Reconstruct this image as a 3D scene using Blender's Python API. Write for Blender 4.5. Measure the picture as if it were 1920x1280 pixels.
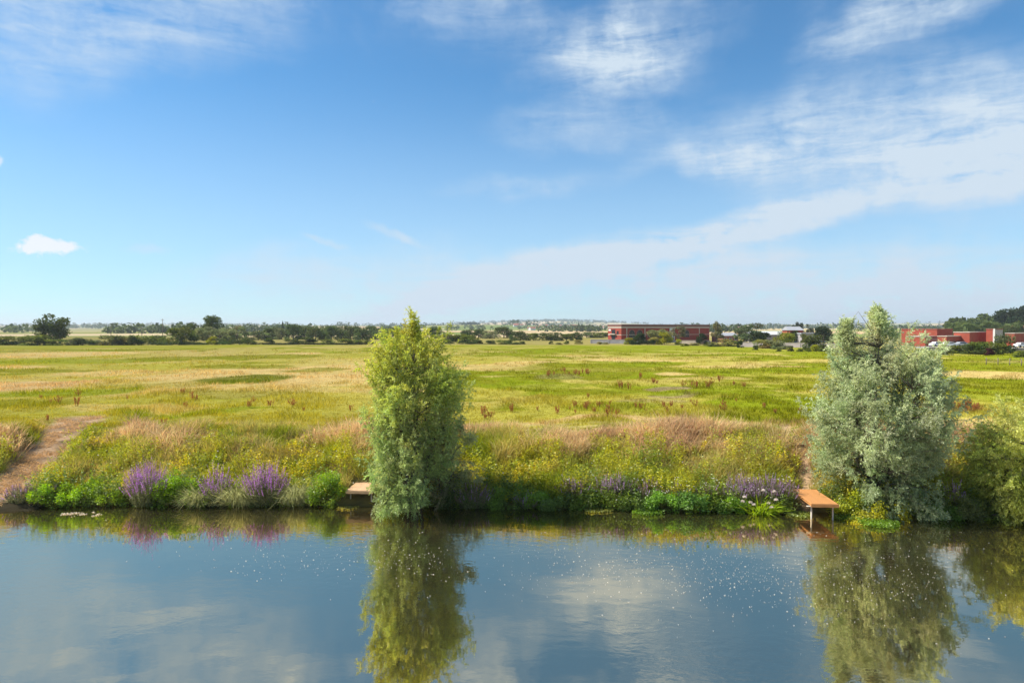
import bpy, bmesh, math
import numpy as np
from mathutils import Vector, Matrix

scene = bpy.context.scene
for o in list(bpy.data.objects):
    bpy.data.objects.remove(o)
COL = scene.collection
R = np.random.default_rng(11)
rad = math.radians

# ------------------------------------------------------------------ camera
CAM_H = 8.3            # metres above the river
F = 1280.0             # focal length in pixels of the 1920 px wide photograph (24 mm lens)
HOR = 615.0            # row of the horizon
cam = bpy.data.cameras.new('camera')
cam.lens = 24.0
cam.sensor_width = 36.0
cam.clip_start = 0.1
cam.clip_end = 40000.0
cam_ob = bpy.data.objects.new('camera', cam)
COL.objects.link(cam_ob)
cam_ob.location = (0, 0, CAM_H)
cam_ob.rotation_euler = (rad(90) - math.atan(25 / F), 0, 0)
scene.camera = cam_ob

# ------------------------------------------------------------------ world: sky and cirrus
SUN_AZ, SUN_EL = -84.0, 48.0      # azimuth from the view direction (+Y), negative = to the left
world = bpy.data.worlds.new('World')
scene.world = world
world.use_nodes = True
wt = world.node_tree
wt.nodes.clear()


def wn(kind, **kw):
    n = wt.nodes.new(kind)
    for k, v in kw.items():
        setattr(n, k, v)
    return n


def wmath(op, a, b=None, c=None, clamp=False):
    n = wn('ShaderNodeMath', operation=op, use_clamp=clamp)
    for i, v in enumerate((a, b, c)):
        if v is None:
            continue
        if isinstance(v, (int, float)):
            n.inputs[i].default_value = v
        else:
            wt.links.new(v, n.inputs[i])
    return n.outputs[0]


sky = wn('ShaderNodeTexSky', sky_type='NISHITA')
sky.sun_disc = False
sky.sun_elevation = rad(SUN_EL)
sky.sun_rotation = rad(SUN_AZ)
sky.altitude = 0
sky.air_density = 0.9
sky.dust_density = 0.0
sky.ozone_density = 3.0
tint = wn('ShaderNodeMix', data_type='RGBA', blend_type='MULTIPLY')
tint.inputs[0].default_value = 1.0
tint.inputs[7].default_value = (0.64, 1.14, 1.31, 1)
wt.links.new(sky.outputs[0], tint.inputs[6])

tc = wn('ShaderNodeTexCoord')
sep = wn('ShaderNodeSeparateXYZ')
wt.links.new(tc.outputs['Generated'], sep.inputs[0])
az = wmath('MULTIPLY', wmath('ARCTAN2', sep.outputs[0], sep.outputs[1]), 180 / math.pi)
el = wmath('MULTIPLY', wmath('ARCSINE', sep.outputs[2]), 180 / math.pi)
pv = wn('ShaderNodeCombineXYZ')
wt.links.new(az, pv.inputs[0])
wt.links.new(el, pv.inputs[1])


def wnoise(vec, scale, detail, rough=0.55, loc=(0, 0, 0), rot=0.0, sc=(1, 1, 1), dist=0.0):
    m = wn('ShaderNodeMapping')
    m.inputs['Location'].default_value = loc
    m.inputs['Rotation'].default_value = (0, 0, rad(rot))
    m.inputs['Scale'].default_value = sc
    wt.links.new(vec, m.inputs[0])
    n = wn('ShaderNodeTexNoise')
    n.inputs['Scale'].default_value = scale
    n.inputs['Detail'].default_value = detail
    n.inputs['Roughness'].default_value = rough
    n.inputs['Distortion'].default_value = dist
    wt.links.new(m.outputs[0], n.inputs['Vector'])
    return n


def warp(vec, amount, scale, detail):
    n = wnoise(vec, scale, detail)
    s = wn('ShaderNodeVectorMath', operation='SUBTRACT')
    s.inputs[1].default_value = (0.5, 0.5, 0.5)
    wt.links.new(n.outputs['Color'], s.inputs[0])
    m = wn('ShaderNodeVectorMath', operation='MULTIPLY_ADD')
    wt.links.new(s.outputs[0], m.inputs[0])
    m.inputs[1].default_value = (amount * 1.6, amount, 0)
    wt.links.new(vec, m.inputs[2])
    return m.outputs[0]


def px_dir(px, py):
    return (math.degrees(math.atan((px - 960) / F)),
            math.degrees(math.atan((HOR - py) / math.hypot(F, px - 960))))


flat = wn('ShaderNodeVectorMath', operation='MULTIPLY')
flat.inputs[1].default_value = (1, 1, 0)
pw0 = warp(pv.outputs[0], 7.5, 0.10, 8)
wt.links.new(pw0, flat.inputs[0])
PW = flat.outputs[0]
flat2 = wn('ShaderNodeVectorMath', operation='MULTIPLY')
flat2.inputs[1].default_value = (1, 1, 0)
wt.links.new(warp(pv.outputs[0], 1.2, 0.55, 7), flat2.inputs[0])
PW2 = flat2.outputs[0]


def blob(vec, px0, py0, px1, py1, half, amp):
    """a soft streak of cloud between two directions; half = half width in degrees"""
    a0, e0 = px_dir(px0, py0)
    a1, e1 = px_dir(px1, py1)
    m = wn('ShaderNodeMapping', vector_type='TEXTURE')
    m.inputs['Location'].default_value = ((a0 + a1) / 2, (e0 + e1) / 2, 0)
    m.inputs['Rotation'].default_value = (0, 0, math.atan2(e1 - e0, a1 - a0))
    m.inputs['Scale'].default_value = (math.hypot(a1 - a0, e1 - e0) / 2 * 1.25, half, 1)
    wt.links.new(vec, m.inputs[0])
    g = wn('ShaderNodeTexGradient', gradient_type='SPHERICAL')
    wt.links.new(m.outputs[0], g.inputs[0])
    s = wn('ShaderNodeMapRange', interpolation_type='SMOOTHSTEP')
    s.inputs['From Max'].default_value = 0.8
    s.inputs['To Max'].default_value = amp
    wt.links.new(g.outputs['Fac'], s.inputs['Value'])
    return s.outputs[0]


def total(lst):
    t = lst[0]
    for b in lst[1:]:
        t = wmath('ADD', t, b)
    return t


veils = [
    blob(PW, -350, 40, 620, -40, 6.5, 0.6),
    blob(PW, 960, 140, 1370, 10, 4.2, 0.62), blob(PW, 980, 50, 1340, 120, 3.6, 0.45), blob(PW, 1010, 210, 1260, 120, 2.8, 0.4),
    blob(PW, 1490, 95, 1840, 20, 2.6, 0.80),
    blob(PW, 1250, 270, 2500, 180, 6.5, 0.8), blob(PW, 1130, 318, 1560, 270, 2.0, 0.55),
    blob(PW, 1560, 330, 2500, 260, 4.0, 0.4),
    blob(PW2, 1180, 475, 1700, 355, 1.9, 1.1), blob(PW2, 1600, 370, 2100, 300, 2.6, 0.55),
    blob(PW2, 800, 540, 1350, 440, 2.4, 0.95), blob(PW2, 640, 610, 1000, 520, 1.8, 0.8),
    blob(PW, 250, 520, 1100, 520, 4.0, 0.40), blob(PW, 900, 540, 2300, 500, 5.0, 0.75),
    blob(PW, 900, 230, 1300, 250, 2.5, 0.28), blob(PW, 820, 370, 1150, 345, 1.8, 0.28),
    blob(PW2, 1740, 20, 1900, -10, 1.2, 0.35),
]
wisps = [
    blob(PW2, 560, 438, 655, 466, 0.45, 0.55), blob(PW2, 685, 418, 800, 460, 0.5, 0.6),
    blob(PW2, 235, 466, 320, 470, 0.45, 0.4), blob(PW2, 1480, 545, 1560, 570, 1.3, 0.35),
    blob(PW2, 1130, 455, 1180, 480, 0.8, 0.4),
]
cumulus = [blob(PW2, -5, 462, 185, 470, 1.2, 1.2), blob(PW2, 30, 458, 120, 458, 0.9, 0.55), blob(PW2, -30, 302, 18, 302, 0.9, 1.1)]
fib = wnoise(pv.outputs[0], 1.0, 9, 0.62, rot=-17, sc=(0.10, 0.55, 1), dist=0.6).outputs['Fac']
fib2 = wnoise(PW2, 1.0, 6, 0.6, rot=20, sc=(0.5, 0.22, 1)).outputs['Fac']
fib3 = wnoise(PW2, 1.0, 8, 0.68, rot=-24, sc=(0.28, 1.5, 1), dist=0.4).outputs['Fac']
fsum = wmath('ADD', wmath('ADD', wmath('MULTIPLY', fib, 2.0), wmath('MULTIPLY', fib2, 1.1)), wmath('MULTIPLY', fib3, 1.0))
fmod = wmath('MAXIMUM', wmath('SUBTRACT', wmath('MULTIPLY', fsum, 1.35), 1.95), 0.06)
# the same thin cirrus goes on over the rest of the sky, above and beside the view
gen = wnoise(PW, 0.055, 5, 0.6, loc=(3.1, 7.7, 0)).outputs['Fac']
gm = wn('ShaderNodeMapRange', interpolation_type='SMOOTHSTEP')
gm.inputs['From Min'].default_value = 0.40
gm.inputs['From Max'].default_value = 0.62
gm.inputs['To Max'].default_value = 0.95
wt.links.new(gen, gm.inputs['Value'])
above = wn('ShaderNodeMapRange', interpolation_type='SMOOTHSTEP')
above.inputs['From Min'].default_value = 20
above.inputs['From Max'].default_value = 29
wt.links.new(el, above.inputs['Value'])
beside = wn('ShaderNodeMapRange', interpolation_type='SMOOTHSTEP')
beside.inputs['From Min'].default_value = 40
beside.inputs['From Max'].default_value = 60
wt.links.new(wmath('ABSOLUTE', az), beside.inputs['Value'])
gmask = wmath('MAXIMUM', above.outputs[0], beside.outputs[0])
dens = wmath('MULTIPLY', wmath('ADD', total(veils), wmath('MULTIPLY', gm.outputs[0], gmask)), fmod)
dens = wmath('ADD', dens, wmath('MULTIPLY', total(wisps), wmath('MULTIPLY', fib2, 1.3)))
cn = wnoise(pv.outputs[0], 1.1, 7, 0.6).outputs['Fac']
cum = wmath('MULTIPLY', wmath('SUBTRACT', wmath('ADD', total(cumulus), wmath('MULTIPLY', cn, 3.2)), 2.25), 1.6, clamp=True)
low = wn('ShaderNodeMapRange', interpolation_type='SMOOTHSTEP')      # thin cirrostratus thickening towards the horizon all round
low.inputs['From Min'].default_value = 21
low.inputs['From Max'].default_value = 1
low.inputs['To Max'].default_value = 0.48
wt.links.new(el, low.inputs['Value'])
dens = wmath('ADD', wmath('MULTIPLY', dens, 0.85), low.outputs[0], clamp=True)
cmix = wn('ShaderNodeMix', data_type='RGBA')
wt.links.new(dens, cmix.inputs[0])
wt.links.new(tint.outputs[2], cmix.inputs[6])
cmix.inputs[7].default_value = (5.3, 6.3, 7.3, 1)
bg = wn('ShaderNodeBackground')
bg.inputs[1].default_value = 0.073
cmix2 = wn('ShaderNodeMix', data_type='RGBA')
wt.links.new(wmath('MULTIPLY', cum, 0.85), cmix2.inputs[0])
wt.links.new(cmix.outputs[2], cmix2.inputs[6])
cmix2.inputs[7].default_value = (7.9, 7.9, 8.1, 1)
wt.links.new(cmix2.outputs[2], bg.inputs[0])
wo = wn('ShaderNodeOutputWorld')
wt.links.new(bg.outputs[0], wo.inputs[0])

# ------------------------------------------------------------------ sun and exposure
sun = bpy.data.lights.new('sun', 'SUN')
sun.energy = 5.0
sun.angle = rad(0.53)
sun.color = (1.0, 0.93, 0.80)
sun_ob = bpy.data.objects.new('sun', sun)
COL.objects.link(sun_ob)
sd = Vector((math.sin(rad(SUN_AZ)) * math.cos(rad(SUN_EL)), math.cos(rad(SUN_AZ)) * math.cos(rad(SUN_EL)), math.sin(rad(SUN_EL))))
sun_ob.rotation_euler = sd.to_track_quat('Z', 'Y').to_euler()
sun_ob.location = (-60, 10, 80)
vs = scene.view_settings
vs.view_transform = 'Standard'
vs.look = 'None'
vs.gamma = 1.0
vs.exposure = 0.74
vs.use_curve_mapping = False
scene.cycles.use_denoising = True
scene.cycles.max_bounces = 8
scene.cycles.diffuse_bounces = 3
scene.cycles.transmission_bounces = 4
scene.cycles.volume_bounces = 0


# ================================================================== helpers
def tag(o, label=None, cat=None, group=None, kind=None):
    if label:
        o['label'] = label
    if cat:
        o['category'] = cat
    if group:
        o['group'] = group
    if kind:
        o['kind'] = kind
    return o


def empty(name, loc=(0, 0, 0), rz=0.0):
    o = bpy.data.objects.new(name, None)
    o.empty_display_size = 0.3
    o.location = loc
    o.rotation_euler = (0, 0, rz)
    COL.objects.link(o)
    return o


def link(name, me, mat=None, parent=None, loc=None):
    o = bpy.data.objects.new(name, me)
    if mat is not None and not me.materials:
        me.materials.append(mat)
    COL.objects.link(o)
    if parent is not None:
        o.parent = parent
    if loc is not None:
        o.location = loc
    return o


def copy_tree(o, parent=None):
    c = o.copy()
    COL.objects.link(c)
    c.parent = parent
    for ch in o.children:
        if ch.name in COL.objects:
            copy_tree(ch, c)
    return c


def soup(name, pieces):
    """one mesh from arrays of polygons: [(N,k,3) corners, (N,3) colours]"""
    pieces = [(np.asarray(q, dtype=np.float32), np.asarray(c, dtype=np.float32)) for q, c in pieces if len(q)]
    me = bpy.data.meshes.new(name)
    nv = sum(q.shape[0] * q.shape[1] for q, _ in pieces)
    nf = sum(q.shape[0] for q, _ in pieces)
    co = np.concatenate([q.reshape(-1, 3) for q, _ in pieces])
    tot = np.concatenate([np.full(q.shape[0], q.shape[1], np.int32) for q, _ in pieces])
    start = np.concatenate([[0], np.cumsum(tot)[:-1]]).astype(np.int32)
    me.vertices.add(nv)
    me.loops.add(nv)
    me.polygons.add(nf)
    me.vertices.foreach_set('co', co.ravel())
    me.loops.foreach_set('vertex_index', np.arange(nv, dtype=np.int32))
    me.polygons.foreach_set('loop_start', start)
    at = me.attributes.new('col', 'FLOAT_COLOR', 'FACE')
    c = np.concatenate([c for _, c in pieces])
    at.data.foreach_set('color', np.concatenate([np.clip(c, 0, 1), np.ones((nf, 1), np.float32)], 1).ravel())
    me.update(calc_edges=True)
    return me


def unit(v):
    return v / np.maximum(np.linalg.norm(v, axis=-1, keepdims=True), 1e-9)


def leaves(P, D, L, W, wide=0.45, rng=R):
    """pointed leaves / blades: (N,4,3) rhombi from base P along D"""
    n = len(P)
    D = unit(D)
    S = unit(np.cross(D, rng.normal(size=(n, 3)))) * (np.asarray(W) * 0.5).reshape(-1, 1)
    L = np.broadcast_to(np.asarray(L, float), (n,)).reshape(-1, 1)
    M = P + D * L * wide
    return np.stack([P, M + S, P + D * L, M - S], 1)


def bent(P, D, L, W, droop, rng=R):
    """grass blades in two bent pieces: quads + triangles"""
    n = len(P)
    D = unit(D)
    side = np.cross(D, rng.normal(size=(n, 3)))
    S = unit(side) * (np.asarray(W) * 0.5).reshape(-1, 1)
    L = np.broadcast_to(np.asarray(L, float), (n,)).reshape(-1, 1)
    H = D.copy()
    H[:, 2] = 0
    H = unit(H + 1e-6)
    dr = np.broadcast_to(np.asarray(droop, float), (n,)).reshape(-1, 1)
    M = P + D * L * 0.55
    T = M + unit(D * (1 - dr) + H * dr * 0.8 - np.array([0, 0, 1]) * dr * 0.5) * L * 0.45
    return np.stack([P + S * 0.7, M + S, M - S, P - S * 0.7], 1), np.stack([M + S, T, M - S], 1)


def hash2(ix, iy, seed):
    h = (ix.astype(np.int64) * 374761393 + iy.astype(np.int64) * 668265263 + seed * 1442695041) & 0xffffffff
    h = ((h ^ (h >> 13)) * 1274126177) & 0xffffffff
    return ((h ^ (h >> 16)) & 0xffff) / 65535.0


def vnoise(x, y, seed=0):
    x = np.asarray(x, float)
    y = np.asarray(y, float)
    ix, iy = np.floor(x), np.floor(y)
    fx, fy = x - ix, y - iy
    fx, fy = fx * fx * (3 - 2 * fx), fy * fy * (3 - 2 * fy)
    a, b = hash2(ix, iy, seed), hash2(ix + 1, iy, seed)
    c, d = hash2(ix, iy + 1, seed), hash2(ix + 1, iy + 1, seed)
    return (a * (1 - fx) + b * fx) * (1 - fy) + (c * (1 - fx) + d * fx) * fy


def fbm(x, y, seed=0, oct=4):
    s, a, t = 0, 0.5, 0
    for i in range(oct):
        s = s + a * vnoise(x * 2 ** i + 17.3 * i, y * 2 ** i + 9.1 * i, seed + i)
        t += a
        a *= 0.5
    return s / t


def sstep(a, b, x):
    t = np.clip((x - a) / (b - a), 0, 1)
    return t * t * (3 - 2 * t)


# ------------------------------------------------------------------ materials
def mat_new(name):
    m = bpy.data.materials.new(name)
    m.use_nodes = True
    nt = m.node_tree
    nt.nodes.clear()
    return m, nt, nt.nodes.new('ShaderNodeOutputMaterial')


def nd(nt, kind, **kw):
    n = nt.nodes.new(kind)
    for k, v in kw.items():
        setattr(n, k, v)
    return n


def foliage_mat(name, trans=0.35, gloss=0.05, by_object=False, rough=0.45):
    m, nt, out = mat_new(name)
    at = nd(nt, 'ShaderNodeAttribute', attribute_name='col')
    c = at.outputs['Color']
    if by_object:
        oi = nd(nt, 'ShaderNodeObjectInfo')
        mx = nd(nt, 'ShaderNodeMix', data_type='RGBA', blend_type='MULTIPLY')
        mx.inputs[0].default_value = 1
        nt.links.new(c, mx.inputs[6])
        nt.links.new(oi.outputs['Color'], mx.inputs[7])
        c = mx.outputs[2]
    d = nd(nt, 'ShaderNodeBsdfDiffuse')
    t = nd(nt, 'ShaderNodeBsdfTranslucent')
    nt.links.new(c, d.inputs[0])
    hs = nd(nt, 'ShaderNodeHueSaturation')
    hs.inputs['Hue'].default_value = 0.485
    hs.inputs['Saturation'].default_value = 1.15
    hs.inputs['Value'].default_value = 1.35
    nt.links.new(c, hs.inputs['Color'])
    nt.links.new(hs.outputs[0], t.inputs[0])
    mx1 = nd(nt, 'ShaderNodeMixShader')
    mx1.inputs[0].default_value = trans
    nt.links.new(d.outputs[0], mx1.inputs[1])
    nt.links.new(t.outputs[0], mx1.inputs[2])
    last = mx1.outputs[0]
    if gloss:
        g = nd(nt, 'ShaderNodeBsdfGlossy')
        g.inputs['Roughness'].default_value = rough
        g.inputs['Color'].default_value = (0.9, 0.9, 0.85, 1)
        mx2 = nd(nt, 'ShaderNodeMixShader')
        mx2.inputs[0].default_value = gloss
        nt.links.new(last, mx2.inputs[1])
        nt.links.new(g.outputs[0], mx2.inputs[2])
        last = mx2.outputs[0]
    nt.links.new(last, out.inputs[0])
    return m


M_LEAF = foliage_mat('leaf', 0.45, 0.03)
M_GRASS = foliage_mat('grass_blade', 0.42, 0.0)
M_FAR = foliage_mat('tree_foliage', 0.35, 0.0, by_object=True)


def plain(name, col, rough=0.8, var=0.25, scale=3.0, metal=0.0, bump=0.0, stretch=(1, 1, 1)):
    m, nt, out = mat_new(name)
    b = nd(nt, 'ShaderNodeBsdfPrincipled')
    b.inputs['Roughness'].default_value = rough
    b.inputs['Metallic'].default_value = metal
    tcn = nd(nt, 'ShaderNodeTexCoord')
    mp = nd(nt, 'ShaderNodeMapping')
    mp.inputs['Scale'].default_value = stretch
    n = nd(nt, 'ShaderNodeTexNoise')
    n.inputs['Scale'].default_value = scale
    n.inputs['Detail'].default_value = 6
    nt.links.new(tcn.outputs['Object'], mp.inputs[0])
    nt.links.new(mp.outputs[0], n.inputs['Vector'])
    r = nd(nt, 'ShaderNodeValToRGB')
    c = np.array(col)
    r.color_ramp.elements[0].position = 0.3
    r.color_ramp.elements[1].position = 0.7
    r.color_ramp.elements[0].color = (*np.clip(c * (1 - var), 0, 1), 1)
    r.color_ramp.elements[1].color = (*np.clip(c * (1 + var), 0, 1), 1)
    nt.links.new(n.outputs['Fac'], r.inputs[0])
    nt.links.new(r.outputs[0], b.inputs['Base Color'])
    if bump:
        bp = nd(nt, 'ShaderNodeBump')
        bp.inputs['Strength'].default_value = bump
        bp.inputs['Distance'].default_value = 0.05
        nt.links.new(n.outputs['Fac'], bp.inputs['Height'])
        nt.links.new(bp.outputs[0], b.inputs['Normal'])
    nt.links.new(b.outputs[0], out.inputs[0])
    return m


M_BARK = plain('bark', (0.13, 0.11, 0.085), 0.9, 0.4, 6, bump=0.6, stretch=(1, 1, 0.2))
M_BRICK = plain('red_brick', (0.29, 0.052, 0.033), 0.9, 0.14, 0.6)
M_BRICK2 = plain('orange_brick', (0.34, 0.070, 0.040), 0.9, 0.14, 0.6)
M_BRICK3 = plain('dull_brick', (0.30, 0.12, 0.09), 0.9, 0.16, 0.6)
M_STONE = plain('pale_stone', (0.50, 0.43, 0.36), 0.85, 0.1, 1.0)
M_WHITE = plain('white_render', (0.68, 0.67, 0.64), 0.7, 0.06, 1.0)
M_CONC = plain('grey_concrete', (0.33, 0.31, 0.32), 0.9, 0.15, 0.7)
M_ROOF = plain('grey_roof', (0.34, 0.35, 0.38), 0.6, 0.1, 0.5)
M_ROOFW = plain('pale_sheet_roof', (0.60, 0.62, 0.65), 0.5, 0.08, 0.5)
M_TILE = plain('red_tile_roof', (0.30, 0.11, 0.07), 0.8, 0.2, 0.6)
M_GLASS = plain('dark_glass', (0.014, 0.015, 0.02), 0.4, 0.1, 1.0)
M_WOOD = plain('orange_timber', (0.47, 0.215, 0.07), 0.7, 0.28, 5, bump=0.2, stretch=(0.6, 8, 8))
M_WOODP = plain('pale_timber', (0.55, 0.35, 0.20), 0.7, 0.25, 5, bump=0.2, stretch=(0.6, 8, 8))
M_POLE = plain('galvanised_pole', (0.42, 0.38, 0.33), 0.55, 0.15, 5, metal=0.2)
M_OLDWOOD = plain('weathered_timber', (0.19, 0.15, 0.11), 0.9, 0.3, 7)
M_CARW = plain('white_car_paint', (0.75, 0.75, 0.75), 0.25, 0.02, 1)
M_CARS = plain('silver_car_paint', (0.42, 0.43, 0.45), 0.3, 0.02, 1, metal=0.4)
M_TYRE = plain('tyre_rubber', (0.02, 0.02, 0.02), 0.8, 0.1, 3)


def box(name, x0, x1, y0, y1, z0, z1, mat, parent=None):
    me = bpy.data.meshes.new(name)
    v = [(x, y, z) for z in (z0, z1) for y in (y0, y1) for x in (x0, x1)]
    me.from_pydata(v, [], [(0, 2, 3, 1), (4, 5, 7, 6), (0, 1, 5, 4), (1, 3, 7, 5), (3, 2, 6, 7), (2, 0, 4, 6)])
    return link(name, me, mat, parent)


def tubes(name, paths, sides=6):
    """paths: list of (points (k,3), radii (k)) -> one mesh of tapered tubes"""
    V, Fc, off = [], [], 0
    for pts, rr in paths:
        pts = np.asarray(pts, float)
        k = len(pts)
        d = unit(np.gradient(pts, axis=0))
        ref = np.where(np.abs(d[:, 2:3]) > 0.9, np.array([[1., 0, 0]]), np.array([[0, 0, 1.]]))
        a = unit(np.cross(d, ref))
        b = np.cross(d, a)
        th = np.arange(sides) / sides * 2 * math.pi
        ring = pts[:, None, :] + (a[:, None] * np.cos(th)[None, :, None] + b[:, None] * np.sin(th)[None, :, None]) * np.asarray(rr)[:, None, None]
        V.append(ring.reshape(-1, 3))
        for i in range(k - 1):
            for j in range(sides):
                j2 = (j + 1) % sides
                Fc.append((off + i * sides + j, off + i * sides + j2, off + (i + 1) * sides + j2, off + (i + 1) * sides + j))
        Fc.append(tuple(off + j for j in range(sides))[::-1])
        Fc.append(tuple(off + (k - 1) * sides + j for j in range(sides)))
        off += k * sides
    me = bpy.data.meshes.new(name)
    me.from_pydata(np.concatenate(V).tolist(), [], Fc)
    me.polygons.foreach_set('use_smooth', [True] * len(Fc))
    return me


# ================================================================== the ground
def shore(x):
    return (np.interp(x, [-60, -26, -10, -5, 5, 13, 17, 26, 60], [32.0, 31.7, 32.0, 31.6, 31.1, 30.5, 30.0, 29.5, 29.0])
            + 0.9 * (fbm(np.asarray(x) * 0.5, 0 * np.asarray(x), 5, 3) - 0.5))


TRA, TRB = np.array([-28.6, 45.0]), np.array([-23.4, 31.2])     # the bare track down the bank


def track_coords(x, y):
    d = TRB - TRA
    L2 = d @ d
    t = ((x - TRA[0]) * d[0] + (y - TRA[1]) * d[1]) / L2
    n = np.array([d[1], -d[0]]) / math.sqrt(L2)
    return t, (x - TRA[0]) * n[0] + (y - TRA[1]) * n[1]


PATH = np.array([[17.5, 43.5], [16.2, 39.8], [15.5, 37.0], [14.9, 34.6], [13.9, 32.2], [13.4, 31.0]])


def path_dist(x, y):
    best = np.full(np.shape(x), 99.0)
    for a, b in zip(PATH[:-1], PATH[1:]):
        d = b - a
        t = np.clip(((x - a[0]) * d[0] + (y - a[1]) * d[1]) / (d @ d), 0, 1)
        best = np.minimum(best, np.hypot(x - a[0] - t * d[0], y - a[1] - t * d[1]))
    return best


def ground_z(x, y):
    x = np.asarray(x, float)
    y = np.asarray(y, float)
    s = y - shore(x)
    z = np.interp(s, [-22, -3, -0.5, -0.1, 0.25, 0.7, 2.0, 4.5, 6.6, 8.0, 13], [-1.9, -1.5, -0.5, -0.12, 0.22, 0.45, 0.85, 1.75, 2.30, 2.34, 2.2])
    z = z + sstep(0.6, 3, s) * sstep(30, 12, s) * (fbm(x * 0.35, y * 0.35, 31, 3) - 0.5) * 0.55
    z = z + sstep(10, 30, s) * (fbm(x * 0.03, y * 0.03, 41, 3) - 0.5) * 0.5 * sstep(900, 300, y)
    # near bank under the camera side
    z = np.where(y < 8, np.maximum(z, np.interp(y, [-30, 0, 4, 8], [3.2, 3.0, 2.0, -1.5])), z)
    # track
    t, dd = track_coords(x, y)
    w = sstep(2.0, 1.15, np.abs(dd)) * sstep(-0.25, 0.0, t) * sstep(1.25, 1.0, t)
    zt = np.interp(t, [-0.3, 0, 0.25, 0.6, 0.9, 1.1], [2.2, 2.2, 1.95, 1.15, 0.35, 0.0])
    flank = np.exp(-((np.abs(dd) - 2.3) / 0.8) ** 2) * sstep(0.0, 0.2, t) * sstep(0.8, 0.5, t) * 0.12
    z = z * (1 - w) + (zt + (fbm(x * 1.6, y * 1.6, 611, 3) - 0.5) * 0.22) * w + flank * (1 - w)
    # path
    p = sstep(0.75, 0.25, path_dist(x, y))
    z = z - 0.16 * p * sstep(0.8, 2.0, s)
    # far country
    z = z + sstep(300, 2500, y) * 2.0
    for hx, hy, sx, sy, H in HILLS:
        z = z + H * np.exp(-((x - hx) / sx) ** 2 - ((y - hy) / sy) ** 2)
    z = z + sstep(1500, 3500, y) * (fbm(x / 900, y / 900, 51, 3) - 0.4) * 12
    return z


HILLS = [(430, 6400, 900, 1300, 52), (-600, 6500, 1500, 1200, 22), (-2200, 5200, 1800, 900, 20), (-3800, 6500, 1500, 1200, 34),
         (-90, 2500, 420, 420, 16), (2600, 6500, 1500, 1300, 26), (545, 600, 112, 130, 24), (4500, 6000, 1500, 1200, 40),
         (-800, 3000, 500, 500, 12)]


def mixc(a, b, t):
    t = np.asarray(t)[..., None]
    return a * (1 - t) + b * t


C_GREEN = np.array([0.185, 0.190, 0.012])
C_BRIGHT = np.array([0.200, 0.235, 0.012])
C_DEEP = np.array([0.115, 0.135, 0.010])
C_STRAW = np.array([0.55, 0.40, 0.165])
C_YELL = np.array([0.38, 0.33, 0.06])
C_PINK = np.array([0.56, 0.36, 0.20])
C_PURP = np.array([0.26, 0.185, 0.12])
C_EARTH = np.array([0.46, 0.31, 0.19])


def field_xy(px, py):
    d = (CAM_H - 2.2) * F / (py - HOR)
    return (px - 960) / F * d, d


FPATCH = [  # px, py, half width, half height, colour, strength: worn, wet and lush patches of the meadow
    (95, 664, 150, 6, C_STRAW, .9), (40, 688, 60, 3, C_STRAW, .9), (215, 698, 100, 6, C_STRAW, .8), (520, 692, 190, 8, C_STRAW, .8),
    (330, 705, 90, 8, C_STRAW, .6), (620, 712, 90, 14, C_STRAW, .7), (60, 722, 110, 9, C_PINK, .6), (420, 735, 300, 10, C_STRAW, .5),
    (560, 662, 40, 3, C_STRAW, .8), (600, 752, 120, 14, C_YELL, .7), (250, 765, 150, 7, C_STRAW, .5),
    (130, 677, 220, 5, C_BRIGHT, .8), (60, 695, 150, 4, C_GREEN, .9), (120, 737, 150, 8, C_BRIGHT, .95), (60, 758, 110, 10, C_GREEN, .7),
    (460, 712, 92, 11, C_DEEP, 1.), (460, 686, 110, 4, C_GREEN, .9), (590, 692, 52, 4, C_GREEN, .8), (450, 741, 130, 7, C_GREEN, .6),
    (330, 672, 90, 5, C_GREEN, .9), (500, 668, 100, 6, C_GREEN, .9), (300, 725, 100, 8, C_GREEN, .4), (330, 775, 90, 4, C_BRIGHT, .8), (460, 770, 70, 4, C_BRIGHT, .8),
    (930, 688, 110, 7, C_STRAW, .8), (985, 680, 60, 3, C_STRAW, .8), (920, 735, 90, 12, C_YELL, .95), (1080, 667, 50, 2, C_STRAW, .8),
    (1200, 676, 120, 2.2, C_STRAW, .7), (1400, 687, 130, 2.5, C_STRAW, .7), (1262, 700, 40, 3, C_STRAW, .9), (1330, 710, 90, 3, C_STRAW, .5),
    (1250, 727, 50, 5, C_PURP, .8), (1270, 742, 60, 5, C_PURP, .7), (1240, 752, 80, 5, C_PURP, .5), (1040, 705, 60, 5, C_PURP, .4),
    (1100, 690, 130, 9, C_GREEN, .8), (1000, 722, 120, 6, C_BRIGHT, .8), (1320, 737, 110, 6, C_BRIGHT, .9), (1150, 762, 110, 10, C_BRIGHT, .6),
    (1450, 760, 110, 9, C_BRIGHT, .8), (1500, 715, 80, 10, C_GREEN, .7), (1250, 786, 350, 5, C_PINK, .6),
    (1840, 702, 130, 7, C_STRAW, .9), (1850, 722, 90, 10, C_GREEN, .8), (1860, 745, 70, 6, C_BRIGHT, .8), (1830, 680, 150, 6, C_GREEN, .6),
    (1830, 768, 70, 5, np.array([0.24, 0.09, 0.05]), .6), (1800, 790, 90, 9, C_STRAW, .6),
]


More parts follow.
